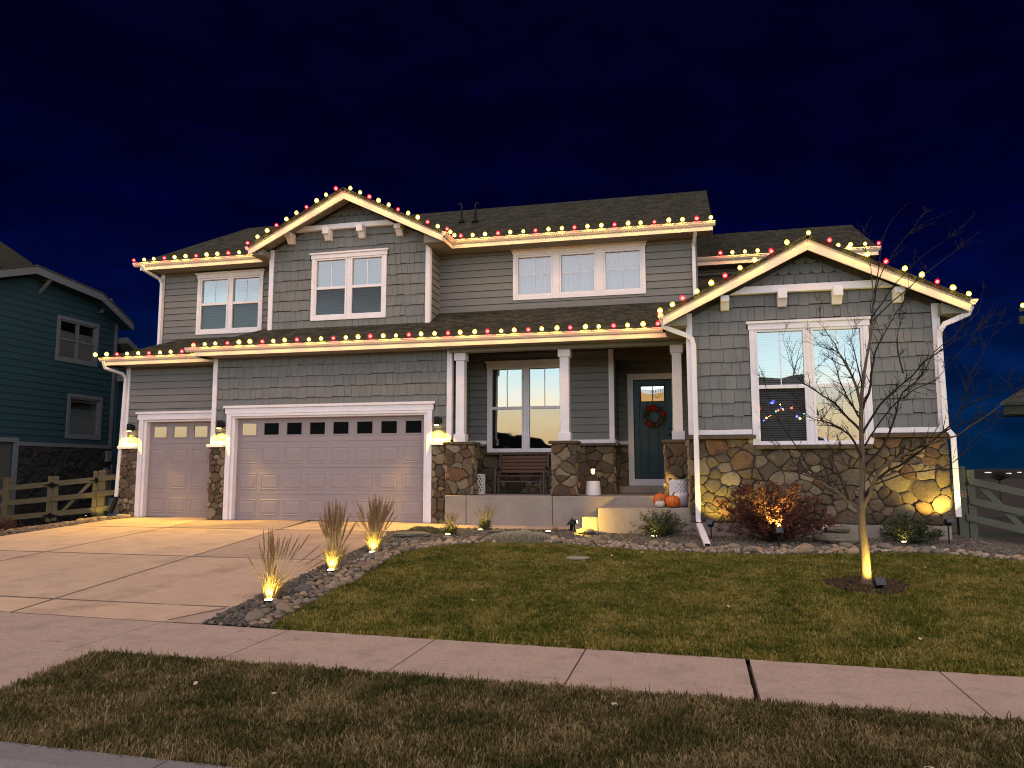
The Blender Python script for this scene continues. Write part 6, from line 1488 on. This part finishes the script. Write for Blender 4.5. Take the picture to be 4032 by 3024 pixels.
# ================================================================== FAR GROUND, HILLS, HOUSES BEHIND THE CAMERA (seen in the window reflections)
def ridge(name, y, x0, x1, h, step, seed, m, z0=-4, dep=60):
    mb = MB(); xs_ = []; x = x0
    while x <= x1: xs_.append(x); x += step
    for x in xs_:
        hh = h*(.55+.9*abs(noise.noise(Vector((x/(step*9), seed, 0))))+.12*noise.noise(Vector((x/(step*2), seed, 3))))
        mb.v += [(x, y-dep*(1 if y > 0 else -1)*.5, z0), (x, y, hh), (x, y+dep*(1 if y > 0 else -1), z0)]
    for i in range(len(xs_)-1):
        for k in range(2): mb.f.append((i*3+k, i*3+k+1, i*3+k+4, i*3+k+3))
    return structure(obj(name, mb, m))
HM = mat('distant_ground', (.010, .012, .011), 1, .2, .05)
ridge('distant_hills', 560, -500, 600, 4.5, 8, 3, HM); ridge('foothills', -700, -700, 600, 44, 14, 5, HM)
def farhouse(label, x0, x1, y0, y1, ze, zr):
    t = thing('house_across_street', label, 'house')
    obj('walls', MB().box(x0, x1, y0, y1, -1, ze), mat('far_house_siding', (.10, .095, .09), .9, .1), t)
    ym = (y0+y1)/2; obj('roof', MB().prism([(x0-.5, y1+.6, ze-.15), (x1+.5, y1+.6, ze-.15), (x1+.5, ym, zr), (x0-.5, ym, zr)], [(x0-.5, y1+.6, ze-.25), (x1+.5, y1+.6, ze-.25), (x1+.5, ym, zr-.1), (x0-.5, ym, zr-.1)]).prism([(x0-.5, y0-.6, ze-.15), (x1+.5, y0-.6, ze-.15), (x1+.5, ym, zr), (x0-.5, ym, zr)], [(x0-.5, y0-.6, ze-.25), (x1+.5, y0-.6, ze-.25), (x1+.5, ym, zr-.1), (x0-.5, ym, zr-.1)]).xz([(x0, ze-.2), (x1, ze-.2), (x1, ze), (x0, ze)], y0, y1), RN, t)
    obj('gable_wall', MB().prism([(x0, y0, ze), (x0, y1, ze), (x0, ym, zr-.1)], [(x0+.1, y0, ze), (x0+.1, y1, ze), (x0+.1, ym, zr-.1)]).prism([(x1-.1, y0, ze), (x1-.1, y1, ze), (x1-.1, ym, zr-.1)], [(x1, y0, ze), (x1, y1, ze), (x1, ym, zr-.1)]), mat('far_house_siding', (.1, .095, .09)), t)
    m_ = MB(); 
    for k in range(4): a = x0+1.2+(x1-x0-2.4)*k/3.3; m_.box(a, a+1.3, y1, y1+.03, 1.2, 2.6)
    obj('windows', m_, BPANE, t); return t
farhouse('dark house across the street, opposite the wide garage door', -32.9, -18.6, -30, -20, 5.6, 8.0)
hb_ = farhouse('dark house across the street carrying coloured bulbs, mirrored in the front wing window', -8.5, 6.9, -30, -20.3, 5.4, 8.2)
t = thing('string_lights', 'coloured bulbs on the house across the street, mirrored in the wing window', 'string lights', (5.1, -19.9, 5.0))
CC = {'r': (1, .05, .03), 'b': (.05, .08, 1), 'o': (1, .45, .1), 'g': (.05, .9, .25)}
BE = {k: emis('coloured_bulb_'+n_, c, 70) for (k, c), n_ in zip(CC.items(), ('red', 'blue', 'orange', 'green'))}
sph = {k: MB().lathe([(.01, -.06), (.045, -.04), (.06, 0), (.045, .04), (.01, .06)], 8).mesh('bulb', BE[k], True) for k in CC}
pp = [(4.04, 5.67, 'r'), (4.57, 5.98, 'b'), (5.03, 5.82, 'o'), (5.83, 5.46, 'r'), (6.49, 5.17, 'g'), (4.18, 4.85, 'b'), (4.41, 5.06, 'o'), (4.59, 5.2, 'o'), (4.77, 5.33, 'g'), (4.92, 5.41, 'r'), (5.12, 5.53, 'b'), (5.26, 5.4, 'o'), (5.43, 5.26, 'o'), (6.02, 4.91, 'b'), (6.2, 4.77, 'o'), (7.47, 4.75, 'o'), (7.69, 3.63, 'b')]
for x, z, k in pp: link('bulb', sph[k], t, (x-5.1, 0, z-5.0))
obj('wire', MB().tube([(a-5.1, 0, b_-5.07) for a, b_, _ in pp[5:13]], .008, 4), WIRE, t)
# far tree on the eastern horizon and a few far lights
ft = thing('far_tree', 'tiny bare round tree on the horizon, right of the gate', 'tree', (40.5, 120, -.9)); rf = random.Random(3); m_ = MB()
for i in range(420):
    a = rf.uniform(0, 6.283); e = rf.uniform(.15, 1.45); q = Vector((math.cos(a)*math.cos(e), math.sin(a)*math.cos(e), math.sin(e)))*rf.uniform(.7, 1.5); m_.tube([(0, 0, 1.2), tuple(q*.5+Vector((0, 0, 1.3))), tuple(q+Vector((rf.gauss(0, .2), 0, 1.4)))], [.05, .03, .012], 3, False)
at(ft, 'crown', m_, TWIG); at(ft, 'trunk', MB().tube([(0, 0, -1.5), (0, 0, 1.3)], .12, 6), TWIG)
FL = emis('far_lamp', (1, .8, .7), .45)
for i, (x, y, z, w_) in enumerate(((60, 185, 1.2, 1.0), (64, 185, 1.0, .8), (75, 200, -.1, .9), (68, 190, 1.2, .5))):
    o = obj('far_shed', MB().box(x, x+w_, y, y+1, z, z+.2), FL); tag(o, ('leftmost tiny lit spot on the far horizon above the right gate', 'tiny lit spot on the horizon just left of the far round tree', 'rightmost tiny lit spot low on the far horizon', 'tiny lit spot on the horizon behind the far round tree')[i], 'far light', 'far lit spots on the horizon')
